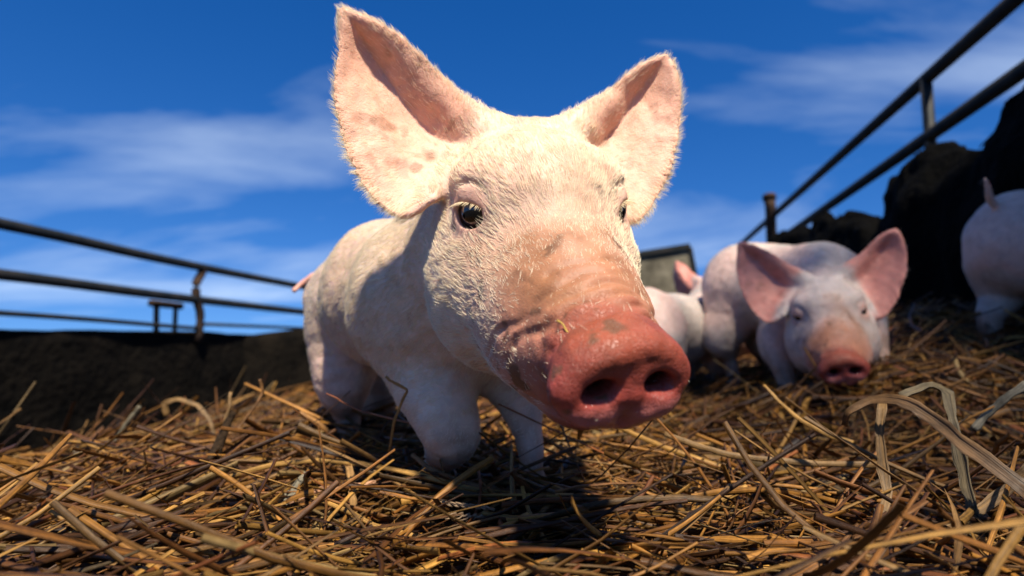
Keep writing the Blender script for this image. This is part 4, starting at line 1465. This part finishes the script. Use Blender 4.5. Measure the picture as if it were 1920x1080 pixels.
stalk('straw_stalk', 'upright tan blade bending over to the bottom right', [(1655, 752, .40), (1648, 800, .39), (1655, 860, .38), (1664, 920, .37), (1652, 975, .36), (1600, 1020, .345), (1530, 1055, .335), (1450, 1082, .33)], .0092, TAN, .25, node=2)
stalk('dry_leaf', 'broad brown leaf arching to the right edge over the straw', [(1582, 800, .40), (1588, 772, .395), (1630, 750, .39), (1690, 750, .375), (1750, 785, .36), (1830, 848, .335), (1935, 925, .31)], .0150, (.15, .082, .035), .22, 'leaf', taper=(.45, 1.15))
stalk('straw_stalk', 'golden split straw pointing up left below the small pig', [(1432, 722, .52), (1460, 752, .51), (1500, 787, .50), (1560, 818, .49), (1600, 830, .48)], .0075, GOLD, .45, taper=(.6, 1.0))
stalk('straw_stalk', 'pale green-grey straw leaning up to the right edge', [(1826, 806, .46), (1850, 778, .46), (1880, 750, .455), (1925, 718, .45)], .0098, GREY, .4, node=1)
stalk('straw_stalk', 'grey hanging straw at the right with a bent top', [(1690, 742, .40), (1745, 720, .40), (1778, 735, .39), (1785, 790, .375), (1800, 860, .36), (1822, 950, .34), (1836, 1085, .32)], .0098, (.15, .11, .055), .3, node=2)
stalk('straw_stalk', 'thick curved straw sweeping along the lower right corner', [(1935, 870, .34), (1880, 925, .34), (1800, 985, .335), (1700, 1030, .33), (1600, 1052, .33), (1545, 1060, .33)], .0100, TAN, .35, node=1)
stalk('straw_stalk', 'thin reddish straw curving across the dark hind leg', [(612, 737, .50), (640, 752, .495), (675, 770, .49), (730, 783, .475), (795, 800, .455), (812, 850, .45)], .0032, RED, .5, taper=(.5, 1.4))
stalk('straw_stalk', 'folded orange straw leaning on the lifted foreleg', [(722, 706, .440), (742, 719, .440), (764, 732, .440), (752, 755, .442), (738, 790, .446), (730, 850, .455)], .0036, (.45, .22, .06), .4)
stalk('straw_stalk', 'grey tan blade slanting at the bottom left', [(490, 1000, .42), (530, 945, .43), (575, 885, .45)], .0125, GREY, .2, taper=(1, .7))
stalk('straw_stalk', 'pinkish long blade below the long golden straw', [(540, 945, .43), (590, 920, .435), (640, 912, .435), (705, 903, .44)], .0085, (.46, .24, .13), .25, taper=(.6, .6))
stalk('straw_stalk', 'short cut golden straw at the lower centre right', [(1280, 972, .38), (1330, 948, .385), (1402, 914, .39)], .0082, GOLD, .7)
stalk('straw_stalk', 'thin golden straw bent sharply under the pale forehoof', [(978, 905, .42), (984, 935, .40), (996, 968, .375), (1025, 1020, .355), (1062, 1080, .345)], .0050, GOLD, .5)
stalk('straw_stalk', 'upright brown blade below the dark hind hoof', [(652, 868, .46), (660, 910, .43), (664, 960, .40), (655, 1020, .375), (648, 1085, .36)], .0085, (.34, .19, .07), .25)
stalk('straw_stalk', 'crumpled pale gold blade at the bottom centre', [(850, 1075, .345), (905, 1062, .347), (960, 1058, .35), (1010, 1046, .352), (1060, 1050, .353)], .0105, PALE, .2, taper=(.5, .8))
stalk('straw_stalk', 'stubby golden straw end at the bottom left', [(436, 1028, .40), (452, 1052, .39), (478, 1095, .38)], .0105, GOLD, .7)
stalk('straw_stalk', 'jointed golden straw zigzagging at the bottom left of centre', [(570, 925, .41), (640, 955, .395), (700, 983, .385), (760, 1000, .378), (830, 1016, .372), (860, 1010, .371), (918, 972, .372)], .0052, GOLD, .5)
stalk('straw_fragment', 'tiny yellow straw bit stuck on the wrinkled snout', [(1047, 601, .2525), (1058, 614, .2515), (1070, 627, .2505)], .0016, (.70, .46, .10), .6, n=6)
